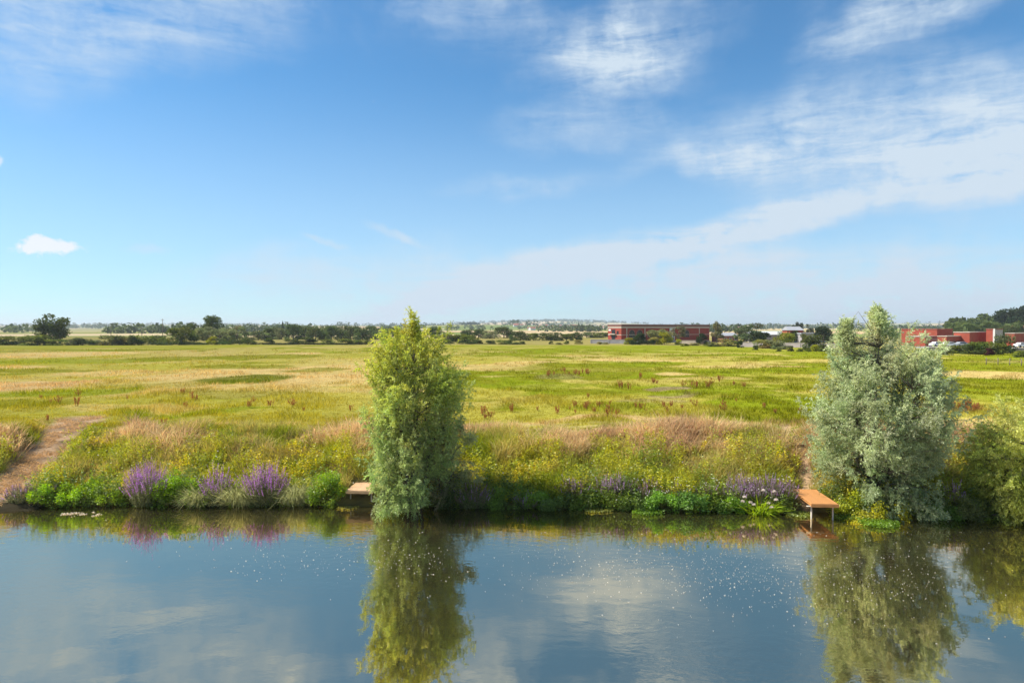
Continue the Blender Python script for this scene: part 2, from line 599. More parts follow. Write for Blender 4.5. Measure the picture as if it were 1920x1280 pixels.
def meadow_col(x, y):
    n1 = fbm(x / 13 + 0.6 * fbm(x / 6, y / 6, 5, 2), y / 11, 3, 5)
    n2 = fbm(x / 2.4, y / 3.4, 13, 4)
    n3 = fbm(x / 30, y / 45, 23, 3)
    n4 = fbm(x / 0.9, y / 1.3, 33, 3)
    g = mixc(C_GREEN, C_BRIGHT, sstep(0.4, 0.65, n2))
    st = mixc(C_STRAW, C_YELL, sstep(0.35, 0.7, n3))
    bias = np.interp(x / np.maximum(y, 20), [-0.7, -0.2, 0.05, 0.4], [0.06, 0.07, -0.05, -0.10])
    k = sstep(0.455, 0.545, 0.62 * n1 + 0.18 * n3 + 0.2 * n2 + bias + 0.03)
    k = k * np.interp(y, [35, 45, 120, 160, 230, 300], [0.85, 0.8, 0.8, 0.6, 0.4, 0.5])
    c = mixc(g, st, k)
    c = mixc(c, C_BRIGHT * 1.0, 0.5 * sstep(120, 230, y) * sstep(400, 260, y) * sstep(-30, 40, x))
    wx = x + (fbm(x / 5, y / 8, 61, 3) - 0.5) * 5
    wy = y + (fbm(x / 6, y / 9, 71, 3) - 0.5) * 9
    for px, py, hw, hh, cc, s in FPATCH:
        x0, d0 = field_xy(px, py)
        hx = hw / F * d0
        hy = (field_xy(px, py - hh)[1] - field_xy(px, py + hh)[1]) / 2
        q = ((wx - x0) / hx) ** 2 + ((wy - d0) / hy) ** 2
        c = mixc(c, cc, s * np.clip((1.15 - q) * 2.2, 0, 1) * (0.7 + 0.3 * n2) * (y < 300))
    # wheel tracks along the top of the bank, pale and trodden
    for off in (10.4, 11.9):
        ln = np.abs(y - shore(x) - off - 0.8 * (fbm(x / 12, 0 * x, 81, 2) - 0.5))
        c = mixc(c, np.array([0.46, 0.37, 0.19]), 0.85 * sstep(0.45, 0.1, ln) * sstep(-4, 6, x) * (0.5 + 0.5 * sstep(0.3, 0.6, n2)))
    return c * (0.78 + 0.44 * n4)[..., None]


def ground_col(x, y):
    x = np.asarray(x, float)
    y = np.asarray(y, float)
    c = meadow_col(x, y)
    s = y - shore(x)
    soil = mixc(np.array([0.10, 0.085, 0.04]), np.array([0.20, 0.17, 0.05]), fbm(x, y, 91, 3))
    c = mixc(c, soil, sstep(9.0, 6.5, s))
    t, dd = track_coords(x, y)
    n = fbm(x * 1.3, y * 1.3, 95, 4)
    e = mixc(C_EARTH * 0.5, C_EARTH * 1.15, sstep(0.3, 0.68, n))
    tr = sstep(1.75, 1.05, np.abs(dd) + (n - 0.5) * 0.8) * sstep(-0.22, -0.05, t)
    c = mixc(c, e, tr)
    c = mixc(c, e * 1.05, sstep(0.45, 0.15, path_dist(x, y) + (n - 0.5) * 0.5))
    c = mixc(c, np.array([0.06, 0.05, 0.03]), sstep(0.25, -0.2, s))
    # far fields: a patchwork
    a = 0.45
    u = (x * math.cos(a) + y * math.sin(a)) + 60 * (fbm(x / 400, y / 400, 7, 2) - .5)
    v = (-x * math.sin(a) + y * math.cos(a)) + 60 * (fbm(x / 400, y / 400, 8, 2) - .5)
    h = hash2(np.floor(u / 330), np.floor(v / 210), 99)
    pal = np.array([[0.46, 0.35, 0.19], [0.50, 0.39, 0.23], [0.20, 0.22, 0.06], [0.15, 0.19, 0.05], [0.42, 0.30, 0.17], [0.25, 0.25, 0.08]])
    far = 1.15 * pal[np.minimum((h * 6).astype(int), 5)] * (0.85 + 0.3 * fbm(x / 60, y / 60, 77, 2))[..., None]
    rough = mixc(np.array([0.22, 0.21, 0.05]), np.array([0.34, 0.27, 0.10]), fbm(x / 20, y / 12, 17, 3))
    edge = np.interp(x, [-400, 0, 60, 110, 150, 300], [246, 240, 236, 190, 150, 120])
    c = mixc(c, rough, sstep(0, 12, y - edge))
    c = mixc(c, far, sstep(420, 520, y))
    return c


xs = np.concatenate([-np.geomspace(14000, 95, 70), np.arange(-94, -34, 0.75), np.arange(-34, 34, 0.3), np.arange(34, 94, 0.75), np.geomspace(95, 14000, 70)])
ys = np.concatenate([np.linspace(-60, 26, 18), np.arange(27, 47, 0.3), np.arange(47, 110, 0.7), np.arange(110, 300, 1.7), np.geomspace(302, 14000, 140)])
GX, GY = np.meshgrid(xs, ys)
GZ = ground_z(GX, GY)
nx, ny = len(xs), len(ys)
me = bpy.data.meshes.new('ground')
me.vertices.add(nx * ny)
me.vertices.foreach_set('co', np.stack([GX, GY, GZ], -1).astype(np.float32).ravel())
ii = np.arange(nx * ny).reshape(ny, nx)
quad = np.stack([ii[:-1, :-1], ii[:-1, 1:], ii[1:, 1:], ii[1:, :-1]], -1).reshape(-1, 4)
me.loops.add(quad.size)
me.polygons.add(len(quad))
me.loops.foreach_set('vertex_index', quad.astype(np.int32).ravel())
me.polygons.foreach_set('loop_start', (np.arange(len(quad)) * 4).astype(np.int32))
at = me.attributes.new('col', 'FLOAT_COLOR', 'POINT')
gc = ground_col(GX.ravel(), GY.ravel())
at.data.foreach_set('color', np.concatenate([gc, np.ones((len(gc), 1))], 1).astype(np.float32).ravel())
me.update(calc_edges=True)
me.polygons.foreach_set('use_smooth', [True] * len(quad))

m, nt, out = mat_new('meadow_ground')
at_n = nd(nt, 'ShaderNodeAttribute', attribute_name='col')
tcn = nd(nt, 'ShaderNodeTexCoord')
n1 = nd(nt, 'ShaderNodeTexNoise')
n1.inputs['Scale'].default_value = 2.2
n1.inputs['Detail'].default_value = 8
n1.inputs['Roughness'].default_value = 0.65
nt.links.new(tcn.outputs['Object'], n1.inputs['Vector'])
mr = nd(nt, 'ShaderNodeMapRange')
mr.inputs['From Min'].default_value = 0.3
mr.inputs['From Max'].default_value = 0.7
mr.inputs['To Min'].default_value = 0.72
mr.inputs['To Max'].default_value = 1.22
nt.links.new(n1.outputs['Fac'], mr.inputs['Value'])
sc_n = nd(nt, 'ShaderNodeVectorMath', operation='SCALE')
nt.links.new(at_n.outputs['Color'], sc_n.inputs[0])
nt.links.new(mr.outputs[0], sc_n.inputs['Scale'])
b = nd(nt, 'ShaderNodeBsdfDiffuse')
b.inputs['Roughness'].default_value = 0.6
nt.links.new(sc_n.outputs[0], b.inputs[0])
bp = nd(nt, 'ShaderNodeBump')
bp.inputs['Strength'].default_value = 0.5
bp.inputs['Distance'].default_value = 0.12
nt.links.new(n1.outputs['Fac'], bp.inputs['Height'])
nt.links.new(bp.outputs[0], b.inputs['Normal'])
nt.links.new(b.outputs[0], out.inputs[0])
tag(link('ground', me, m), 'flat meadow of green and straw patches above the river bank', kind='structure')


def gz(x, y):
    return float(ground_z(np.array([x]), np.array([y]))[0])


# ================================================================== the river
m, nt, out = mat_new('river_water')
tcn = nd(nt, 'ShaderNodeTexCoord')


def rip(scale, stretch, detail, rot=0.0):
    mp = nd(nt, 'ShaderNodeMapping')
    mp.inputs['Scale'].default_value = stretch
    mp.inputs['Rotation'].default_value = (0, 0, rot)
    nt.links.new(tcn.outputs['Object'], mp.inputs[0])
    n = nd(nt, 'ShaderNodeTexNoise')
    n.inputs['Scale'].default_value = scale
    n.inputs['Detail'].default_value = detail
    nt.links.new(mp.outputs[0], n.inputs['Vector'])
    return n.outputs['Fac']


r1 = rip(2.6, (1, 1.5, 1), 3, 0.5)
r2 = rip(0.35, (1, 1.6, 1), 2)
calm = rip(0.085, (1, 1.2, 1), 3, 0.3)
cm = nd(nt, 'ShaderNodeMapRange', interpolation_type='SMOOTHSTEP')
cm.inputs['From Min'].default_value = 0.42
cm.inputs['From Max'].default_value = 0.66
cm.inputs['To Min'].default_value = 0.10
cm.inputs['To Max'].default_value = 1.0
nt.links.new(calm, cm.inputs['Value'])
mu = nd(nt, 'ShaderNodeMath', operation='MULTIPLY')
nt.links.new(r1, mu.inputs[0])
nt.links.new(cm.outputs[0], mu.inputs[1])
ad = nd(nt, 'ShaderNodeMath', operation='MULTIPLY_ADD')
nt.links.new(r2, ad.inputs[0])
ad.inputs[1].default_value = 0.9
nt.links.new(mu.outputs[0], ad.inputs[2])
bp = nd(nt, 'ShaderNodeBump')
bp.inputs['Strength'].default_value = 0.24
bp.inputs['Distance'].default_value = 0.04
nt.links.new(ad.outputs[0], bp.inputs['Height'])
body = nd(nt, 'ShaderNodeBsdfDiffuse')
body.inputs[0].default_value = (0.030, 0.029, 0.014, 1)
gl = nd(nt, 'ShaderNodeBsdfGlossy')
gl.inputs['Roughness'].default_value = 0.025
gl.inputs['Color'].default_value = (1.0, 0.86, 0.64, 1)
fr = nd(nt, 'ShaderNodeFresnel')
fr.inputs['IOR'].default_value = 1.5
for x_ in (gl, fr):
    nt.links.new(bp.outputs[0], x_.inputs['Normal'])
mx = nd(nt, 'ShaderNodeMixShader')
ff = nd(nt, 'ShaderNodeMath', operation='MULTIPLY_ADD')
ff.inputs[1].default_value = 0.42
ff.inputs[2].default_value = 0.58
nt.links.new(fr.outputs[0], ff.inputs[0])
nt.links.new(ff.outputs[0], mx.inputs[0])
nt.links.new(body.outputs[0], mx.inputs[1])
nt.links.new(gl.outputs[0], mx.inputs[2])
nt.links.new(mx.outputs[0], out.inputs[0])
me = bpy.data.meshes.new('river')
me.from_pydata([(-700, 2, 0), (700, 2, 0), (700, 34, 0), (-700, 34, 0)], [], [(0, 1, 2, 3)])
tag(link('river', me, m), 'calm green river reflecting sky and willows', kind='structure')


# ================================================================== far country: trees, hedges, buildings
def ball(rng, n):
    return unit(rng.normal(size=(n, 3)))


def crown_mesh(kind, seed):
    """foliage of a unit tree: height 1, width about 1, standing on z = 0; many leaf clumps on uneven lobes"""
    rng = np.random.default_rng(seed)
    lob = []
    if kind == 'round':
        lob.append((0, 0, 0.55, 0.30, 0.33))
        for i in range(19):
            a, zz = rng.uniform(0, 6.28), rng.uniform(0.03, 0.87)
            rr = 0.40 * math.sqrt(max(0.05, 1 - ((zz - 0.34) / 0.58) ** 2))
            s = rng.uniform(0.12, 0.19)
            lob.append((rr * math.cos(a), rr * math.sin(a), zz, s * 1.15, s * 0.8))
        n = 4200
    elif kind == 'split':
        for cx in (-0.20, 0.22):
            for i in range(18):
                a, zz = rng.uniform(0, 6.28), rng.uniform(0.06, 0.90 if cx < 0 else 0.80)
                rr = 0.16 * rng.uniform(0.5, 1.1)
                s = rng.uniform(0.09, 0.15)
                lob.append((cx + rr * math.cos(a), rr * math.sin(a), zz, s * 1.3, s * 0.75))
        n = 3600
    elif kind == 'willow':
        for i in range(16):
            a, zz = rng.uniform(0, 6.28), rng.uniform(0.15, 0.88)
            rr = 0.38 * math.sqrt(max(0.05, 1 - ((zz - 0.42) / 0.58) ** 2))
            s = rng.uniform(0.12, 0.20)
            lob.append((rr * math.cos(a), rr * math.sin(a), zz, s * 1.2, s * 0.75))
        n = 3600
    elif kind == 'poplar':
        for i in range(12):
            a, zz = rng.uniform(0, 6.28), rng.uniform(0.08, 0.93)
            rr = 0.24 * (1 - 0.6 * zz)
            s = rng.uniform(0.06, 0.10)
            lob.append((rr * math.cos(a), rr * math.sin(a), zz, 0.32 * (1.1 - 0.75 * zz), s))
        n = 2600
    elif kind == 'conifer':
        for i in range(14):
            zz = 0.1 + 0.87 * i / 14
            lob.append((rng.normal() * 0.03, rng.normal() * 0.03, zz, 0.5 * (1.05 - zz), 0.06))
        n = 2200
    elif kind == 'airy':
        for i in range(14):
            a, zz = rng.uniform(0, 6.28), rng.uniform(0.30, 0.93)
            rr = 0.42 * math.sqrt(max(0.05, 1 - ((zz - 0.6) / 0.42) ** 2)) * rng.uniform(0.5, 1)
            s = rng.uniform(0.07, 0.12)
            lob.append((rr * math.cos(a), rr * math.sin(a), zz, s * 1.3, s * 0.8))
        n = 1700
    elif kind == 'bush':
        for i in range(17):
            a, zz = rng.uniform(0, 6.28), rng.uniform(0.02, 0.80)
            rr = 0.38 * math.sqrt(max(0.05, 1 - (zz / 0.95) ** 2)) * rng.uniform(0.6, 1)
            s = rng.uniform(0.14, 0.22)
            lob.append((rr * math.cos(a), rr * math.sin(a), zz, s, s * 0.95))
        n = 2400
    else:   # hedge: long along x
        for i in range(16):
            xx = -0.44 + 0.88 * i / 15
            lob.append((xx + rng.normal() * 0.02, rng.normal() * 0.10, rng.uniform(0.25, 0.68), 0.09, rng.uniform(0.24, 0.34)))
        n = 2600
    lob = np.array(lob)
    area = lob[:, 3] * lob[:, 4]
    k = rng.choice(len(lob), n, p=area / area.sum())
    d = ball(rng, n)
    rad_ = np.stack([lob[k, 3], lob[k, 3] * (2.2 if kind == 'hedge' else 1), lob[k, 4]], 1) * rng.uniform(0.62, 1.08, (n, 1))
    P = lob[k, :3] + d * rad_
    P[:, 2] = np.maximum(P[:, 2], 0.01)
    D = unit(np.cross(d, rng.normal(size=(n, 3))) + rng.normal(size=(n, 3)) * 0.45)
    sz = {'hedge': 0.030, 'bush': 0.055, 'airy': 0.045}.get(kind, 0.045)
    L = sz * rng.uniform(0.7, 1.7, n)
    Q = leaves(P, D, L, L * rng.uniform(0.5, 0.9, n), 0.5, rng)
    if kind == 'hedge':
        Q[:, :, 2] = P[:, None, 2] + (Q[:, :, 2] - P[:, None, 2]) * 3
    lobc = rng.uniform(0.82, 1.18, (len(lob), 1)) * (1 + rng.normal(size=(len(lob), 3)) * 0.05)
    c = lobc[k] * rng.uniform(0.7, 1.3, (n, 1)) * 0.5
    return soup(kind + '_crown', [(Q, c)])


def trunk_mesh(kind, seed):
    rng = np.random.default_rng(seed)
    paths = []
    top = {'conifer': 0.9, 'poplar': 0.85, 'bush': 0.5, 'hedge': 0.4}.get(kind, 0.55)
    rb = {'bush': 0.02, 'hedge': 0.008, 'poplar': 0.05}.get(kind, 0.035)
    xs0 = [-0.2, 0.2] if kind == 'split' else [0]
    for x0 in xs0:
        paths.append(([(x0, 0, -0.05), (x0 + .01, 0, 0.15), (x0, 0.01, top)], [rb, rb * 0.8, rb * 0.3]))
        if kind not in ('conifer', 'hedge'):
            for i in range(5):
                a = rng.uniform(0, 6.28)
                z0 = rng.uniform(0.18, 0.4)
                w = 0.14 if kind in ('split', 'poplar') else 0.28
                paths.append(([(x0, 0, z0), (x0 + w * .5 * math.cos(a), w * .5 * math.sin(a), z0 + 0.13), (x0 + w * math.cos(a), w * math.sin(a), z0 + 0.30)], [rb * .5, rb * .35, rb * .12]))
    return tubes(kind + '_trunk', paths, 5)


KINDS = {}
for i, (kd, nvar) in enumerate([('round', 4), ('split', 1), ('willow', 3), ('poplar', 2), ('conifer', 1), ('airy', 3), ('bush', 4), ('hedge', 3)]):
    KINDS[kd] = [(crown_mesh(kd, 100 * i + j), trunk_mesh(kd, 100 * i + j)) for j in range(nvar)]
    for cm_, tm_ in KINDS[kd]:
        cm_.materials.append(M_FAR)
        tm_.materials.append(M_BARK)
COUNT = {}
DG = (0.10, 0.135, 0.045)      # dark oak green
MG = (0.17, 0.21, 0.05)
LG = (0.36, 0.38, 0.04)        # light yellow green
GG = (0.23, 0.26, 0.12)        # grey willow green
OL = (0.30, 0.28, 0.09)        # dry olive
NAMES = {'round': 'broadleaf_tree', 'split': 'broadleaf_tree', 'willow': 'willow_tree', 'poplar': 'poplar_tree', 'conifer': 'conifer_tree',
         'airy': 'broadleaf_tree', 'bush': 'field_bush', 'hedge': 'hedge'}


def plant_far(kind, px, top, width, d, col, label, cat=None, group=None, h=None, rz=None):
    """a tree or bush standing on the ground at distance d, its size from the photograph's pixels at that distance"""
    x = (px - 960) / F * d
    z = gz(x, d)
    hh = h or max(0.8, CAM_H + (HOR - top) / F * d - z)
    w = width / F * d
    i = COUNT.get(kind, 0)
    COUNT[kind] = i + 1
    c, t = KINDS[kind][i % len(KINDS[kind])]
    e = empty(NAMES[kind], (x, d, z - 0.05), R.uniform(0, 6.28) if rz is None else rz)
    e.scale = (w * 1.1, w * 1.1, hh * 1.03)
    if kind == 'hedge':
        e.scale = (w * 1.05, max(2.5, hh * 1.3) / 0.9, hh * 1.1)
    tag(e, label, cat or {'bush': 'bush', 'hedge': 'hedge'}.get(kind, 'tree'), group)
    if kind == 'hedge':
        for sx in (-0.35, -0.1, 0.15, 0.38):
            link('stem', t, parent=e, loc=(sx, 0, 0))
    else:
        link('trunk', t, parent=e)
    o = link('crown', c, parent=e)
    o['kind'] = 'stuff'
    v = R.uniform(0.88, 1.12)
    o.color = (*[1.7 * k * v for k in col], 1)
    return e


LB = 'rounded green bush in the hedgerow at the far edge of the meadow'
GB = 'bushes along the far edge of the meadow'
plant_far('split', 98, 588, 62, 262, DG, 'tall dark tree with a split crown rising above the left hedgerow', rz=0.0)
for px, top, w, c in [(16, 628, 62, MG), (70, 627, 66, MG), (108, 634, 40, MG), (155, 632, 46, DG), (132, 634, 26, GG), (45, 632, 40, GG), (-40, 626, 60, MG),
                      (252, 627, 30, DG), (180, 636, 26, GG), (236, 630, 30, OL)]:
    plant_far('bush', px, top, w, R.uniform(238, 252), c, LB, group=GB)
plant_far('bush', 210, 626, 52, 245, (0.15, 0.17, 0.06), 'broad dome-shaped olive bush standing alone on the meadow edge')
plant_far('hedge', 285, 629, 75, 248, MG, 'long low green hedge running up to a round light green tree', rz=0)
plant_far('round', 340, 611, 46, 250, (0.15, 0.19, 0.05), 'round light green tree at the end of the long low hedge')
plant_far('round', 356, 602, 34, 330, DG, 'dark round tree behind the light green tree')
plant_far('round', 398, 591, 36, 330, DG, 'tall dark domed tree rising over grey willows')
GW = 'grey green willow below the tall dark domed tree'
for px, top, w in [(388, 612, 40), (412, 608, 44), (444, 611, 38), (428, 614, 36)]:
    plant_far('willow', px, top, w, R.uniform(265, 290), GG, GW, group='grey willows beside the domed tree')
plant_far('bush', 398, 629, 20, 246, LG, 'small bright green bush in front of the grey willows')
plant_far('hedge', 440, 635, 60, 248, DG, 'clipped dark hedge in front of the grey willows', rz=0)
plant_far('hedge', 350, 640, 150, 246, DG, 'very low dark hedge line edging the meadow before the light green tree', rz=0)
plant_far('bush', 300, 627, 34, 270, DG, LB, group=GB)
TL = 'rounded tree in the long dark tree row behind the meadow'
for px, top, w in [(484, 618, 34), (512, 612, 30), (528, 613, 26), (550, 607, 32), (571, 609, 30), (592, 611, 34), (606, 609, 24), (622, 610, 28), (640, 607, 36),
                   (662, 609, 32), (680, 612, 30), (694, 610, 26), (716, 612, 32), (742, 612, 34), (768, 612, 34)]:
    plant_far('round', px, top, w, R.uniform(340, 380), (0.12, 0.16, 0.06) if px % 3 else GG, TL, group='tree row behind the meadow')
for px, top in [(530, 601), (540, 603)]:
    plant_far('conifer', px, top, 9, 480, (0.05, 0.07, 0.04), 'dark pointed conifer sticking up out of the tree row', group='pair of conifers in the tree row')
for px, top, w in [(505, 633, 22), (545, 634, 30), (575, 632, 40), (612, 635, 30), (648, 634, 36), (672, 636, 30), (692, 637, 22), (730, 636, 30), (470, 637, 24)]:
    plant_far('bush', px, top, w, R.uniform(250, 270), DG if px % 2 else MG, 'low dark bush on rough ground before the tree row', group='low bushes before the tree row')
plant_far('hedge', 580, 643, 210, 250, (0.06, 0.07, 0.03), 'thin dark hedge line edging the meadow before the tree row', rz=0)
# between the two willows
for px, top, w, d, c in [(815, 613, 32, 340, DG), (838, 624, 40, 300, MG), (862, 625, 34, 300, MG), (878, 616, 24, 420, DG), (897, 617, 26, 420, DG),
                         (918, 618, 26, 400, GG), (945, 611, 36, 420, DG), (976, 619, 34, 330, DG), (1000, 624, 26, 330, MG), (1033, 621, 42, 330, DG),
                         (1062, 624, 24, 330, MG), (1080, 621, 22, 340, DG), (1100, 622, 24, 420, GG), (1120, 621, 26, 420, MG), (1136, 622, 20, 420, MG), (880, 626, 30, 280, MG)]:
    plant_far('round', px, top, w, d, c, 'rounded tree in the broken line between the willow and the brick hall', group='trees left of the brick hall')
for px, top, w, c in [(838, 635, 24, DG), (872, 635, 30, DG), (893, 636, 24, DG), (920, 637, 24, DG), (940, 636, 26, MG), (960, 636, 24, DG), (978, 639, 14, DG),
                      (1033, 639, 10, DG), (1048, 641, 14, OL), (1062, 638, 12, MG), (1084, 636, 17, OL), (1124, 640, 12, OL), (1135, 641, 12, OL)]:
    plant_far('bush', px, top, w, R.uniform(250, 262), c, 'low bush on the meadow edge left of the brick hall', group='low bushes left of the brick hall')
# in front of and beside the brick hall
plant_far('willow', 1240, 609, 40, 258, (0.25, 0.25, 0.11), 'pale olive tree growing against the middle of the brick hall')
plant_far('airy', 1272, 608, 26, 262, (0.23, 0.22, 0.12), 'thin greyish tree beside the tall white window of the brick hall')
plant_far('bush', 1246, 621, 28, 250, LG, 'bright yellow green bush in front of the pale olive tree')
plant_far('round', 1198, 624, 22, 256, (0.05, 0.075, 0.03), 'dark round little tree below the arched windows')
plant_far('bush', 1180, 632, 20, 252, LG, 'light green bush by the corner of the brick hall')
plant_far('hedge', 1206, 637, 52, 248, (0.05, 0.075, 0.03), 'dense dark hedge in front of the brick hall', rz=0.05)
plant_far('bush', 1226, 631, 26, 252, OL, 'dry olive bush between the dark hedge and the yellow bush')
plant_far('bush', 1272, 634, 13, 250, LG, 'small light green bush under the thin greyish tree')
plant_far('round', 1316, 622, 17, 262, (0.05, 0.08, 0.03), 'small dark round tree at the right end of the brick hall')
plant_far('poplar', 1344, 604, 26, 262, (0.26, 0.25, 0.12), 'pale feathery poplar standing right of the brick hall')
for px, top, w, c in [(1335, 641, 30, MG), (1356, 634, 40, OL), (1372, 638, 40, MG), (1302, 642, 24, OL), (1285, 643, 16, MG), (1340, 645, 24, DG)]:
    plant_far('bush', px, top, w, R.uniform(225, 240), c, 'low scrub bush at the foot of the pale poplar', group='scrub at the foot of the poplar')
plant_far('willow', 1406, 606, 50, 262, (0.13, 0.16, 0.08), 'large grey green willow with a billowing crown beyond the boundary wall')
plant_far('round', 1428, 620, 30, 262, DG, 'smaller dark tree tucked against the billowing willow')
plant_far('bush', 1387, 637, 13, 215, (0.05, 0.075, 0.025), 'very dark ball-shaped bush before the boundary wall')
for px, top, w, c in [(1428, 634, 34, OL), (1446, 636, 34, GG), (1462, 638, 28, GG), (1417, 646, 12, DG), (1435, 647, 16, DG)]:
    plant_far('bush', px, top, w, R.uniform(195, 210), c, 'grey green scrub bush in front of the boundary wall', group='scrub before the boundary wall')
plant_far('round', 1470, 620, 32, 240, (0.24, 0.27, 0.05), 'yellow green round tree left of the small red building')
plant_far('round', 1476, 612, 14, 300, DG, 'narrow dark tree behind the yellow green tree')
plant_far('round', 1486, 616, 20, 290, DG, 'dark tree between the yellow green tree and small red building')
for px, w in [(1492, 18), (1507, 18), (1520, 16)]:
    plant_far('airy', px, 605 if px < 1515 else 613, w, 330, (0.07, 0.085, 0.05), 'airy dark tree rising behind the small red building', group='airy trees behind the small red building')
plant_far('bush', 1508, 624, 18, 225, (0.12, 0.14, 0.04), 'green bush right against the small red building')
plant_far('round', 1545, 609, 34, 240, (0.05, 0.075, 0.035), 'big dark tree beside the pale flat roof')
plant_far('bush', 1528, 625, 42, 185, (0.11, 0.135, 0.045), 'big round green bush at the meadow edge')
plant_far('bush', 1528, 645, 16, 178, LG, 'small fresh green bush at the foot of the big round bush')
plant_far('bush', 1481, 646, 14, 180, (0.13, 0.14, 0.04), 'small lone bush on the rough strip before the boundary wall')
for px, w in [(1515, 12), (1500, 12), (1540, 14), (1560, 20), (1460, 10)]:
    plant_far('bush', px, 652, w, R.uniform(172, 180), MG, 'tiny bush on the rough grass at the meadow edge', group='tiny bushes on rough grass')
# right end: before the red brick school, and the wooded hill
for px, top, w, c in [(1800, 645, 34, MG), (1818, 643, 30, DG), (1840, 637, 46, MG), (1868, 641, 40, MG), (1886, 624, 44, (0.13, 0.16, 0.07)), (1770, 650, 30, GG), (1848, 648, 46, DG)]:
    plant_far('bush', px, top, w, R.uniform(158, 168), c, 'green bush in front of the red brick school', group='bushes before the red brick school')
plant_far('bush', 1856, 651, 17, 150, (0.09, 0.035, 0.035), 'small purple leaved bush before the school bushes')
plant_far('bush', 1916, 655, 26, 140, MG, 'green bush on rough grass beside the wire fence')
plant_far('round', 1903, 572, 56, 520, (0.045, 0.065, 0.03), 'huge dark tree crowning the wooded hill')
plant_far('round', 1935, 570, 60, 540, (0.045, 0.065, 0.03), 'dark tree beyond the huge one on the wooded hill')
rngh = np.random.default_rng(5)
for i in range(46):
    px = rngh.uniform(1782, 2060)
    d = rngh.uniform(400, 640)
    x = (px - 960) / F * d
    hh = rngh.uniform(6, 9.5) * np.interp(px, [1780, 1860, 1950], [0.8, 1, 1.3])
    plant_far('round', px, 0, hh * 1.1 * F / d, d, DG if i % 3 else MG, 'tree among the mass covering the wooded hill', group='trees on the wooded hill', h=hh)


# ------------------------------------------------------------------ distant woods and hedgerow trees (one mass each)
def distant_wood(name, label, pts, size, col, per=26):
    rng = np.random.default_rng(len(pts))
    n = len(pts)
    z = ground_z(pts[:, 0], pts[:, 1])
    s = size * rng.uniform(0.6, 1.35, n)
    k = np.repeat(np.arange(n), per)
    d = ball(rng, n * per)
    P = np.stack([pts[k, 0], pts[k, 1], z[k] + s[k] * 0.5], 1) + d * s[k, None] * np.array([0.62, 0.62, 0.5]) * rng.uniform(0.6, 1, (n * per, 1))
    D = unit(np.cross(d, rng.normal(size=d.shape)) + 0.3 * rng.normal(size=d.shape))
    L = s[k] * rng.uniform(0.28, 0.5, n * per)
    Q = leaves(P - D * L[:, None] * 0.5, D, L, L * 0.8, 0.5, rng)
    c = np.array(col) * rng.uniform(0.75, 1.3, (n, 1))[k] * rng.uniform(0.8, 1.2, (n * per, 1))
    o = link(name, soup(name, [(Q, c)]), M_GRASS)
    tag(o, label, 'woodland', kind='stuff')
    return o


rw = np.random.default_rng(8)


def strip(n, px0, px1, d0, d1):
    px = rw.uniform(px0, px1, n)
    d = d0 + (d1 - d0) * (px - px0) / (px1 - px0) + rw.normal(size=n) * 0.012 * d0
    return np.stack([(px - 960) / F * d, d], 1)


pts = []
for k in range(60):
    d = rw.uniform(700, 2400)
    px = rw.uniform(-300, 2200)
    if 800 < px < 960 and d < 2300:
        continue
    pts.append(strip(int(rw.uniform(8, 26)), px, px + rw.uniform(50, 240), d, d * rw.uniform(0.94, 1.06)))
distant_wood('distant_hedgerows', 'hazy hedgerow trees scattered over the far fields', np.concatenate(pts), 9, (0.085, 0.115, 0.045))
pts = []
for k in range(190):
    d = rw.uniform(2400, 7500)
    px = rw.uniform(-500, 2400)
    pts.append(strip(int(rw.uniform(8, 22)), px, px + rw.uniform(30, 160), d, d * rw.uniform(0.95, 1.05)))
px = np.concatenate([rw.normal(1000, 70, 260), rw.normal(1140, 60, 90), rw.normal(-100, 150, 160)])
d = rw.normal(6100, 260, len(px))
pts.append(np.stack([(px - 960) / F * d, d], 1))
distant_wood('distant_woodland', 'blue hazy woods along the far hills', np.concatenate(pts), 17, (0.07, 0.10, 0.045), 16)
px = np.concatenate([rw.uniform(864, 898, 60)])
d = rw.normal(2560, 20, 60)
distant_wood('hilltop_copse', 'small dark copse on the straw coloured hill', np.stack([(px - 960) / F * d, d], 1), 9, (0.06, 0.085, 0.045), 26)

px = rw.uniform(1775, 2150, 330)
d = rw.uniform(420, 760, 330)
distant_wood('hillside_woodland', 'dense dark woodland covering the steep hill behind the school', np.stack([(px - 960) / F * d, d], 1), 7.5, (0.09, 0.12, 0.04), 60)

# ------------------------------------------------------------------ houses on the far hillside
rt = np.random.default_rng(21)
hm = bpy.data.meshes.new('house_wall')
hm.from_pydata([(-.5, -.35, 0), (.5, -.35, 0), (.5, .35, 0), (-.5, .35, 0), (-.5, -.35, .6), (.5, -.35, .6), (.5, .35, .6), (-.5, .35, .6), (-.5, 0, .95), (.5, 0, .95)], [],
               [(0, 1, 5, 4), (1, 2, 6, 9, 5), (2, 3, 7, 6), (3, 0, 4, 8, 7)])
hm.materials.append(M_WHITE)
hr = bpy.data.meshes.new('house_roof')
hr.from_pydata([(-.55, -.42, .54), (.55, -.42, .54), (.55, 0, .98), (-.55, 0, .98), (.55, .42, .54), (-.55, .42, .54)], [], [(0, 1, 2, 3), (3, 2, 4, 5)])
hr.materials.append(M_TILE)
for i in range(34):
    d = rt.uniform(1500, 2600)
    px = rt.uniform(965, 1135) if i < 28 else rt.uniform(1385, 1420)
    x = (px - 960) / F * d
    e = empty('hillside_house', (x, d, gz(x, d) - 0.3), rt.uniform(-0.6, 0.6))
    s = rt.uniform(9, 15)
    e.scale = (s, s, s * 0.62)
    tag(e, 'tiny pale house of the hazy town below the far hills', 'house', 'houses of the hazy far town')
    link('wall', hm, parent=e)
    link('roof', hr, parent=e)


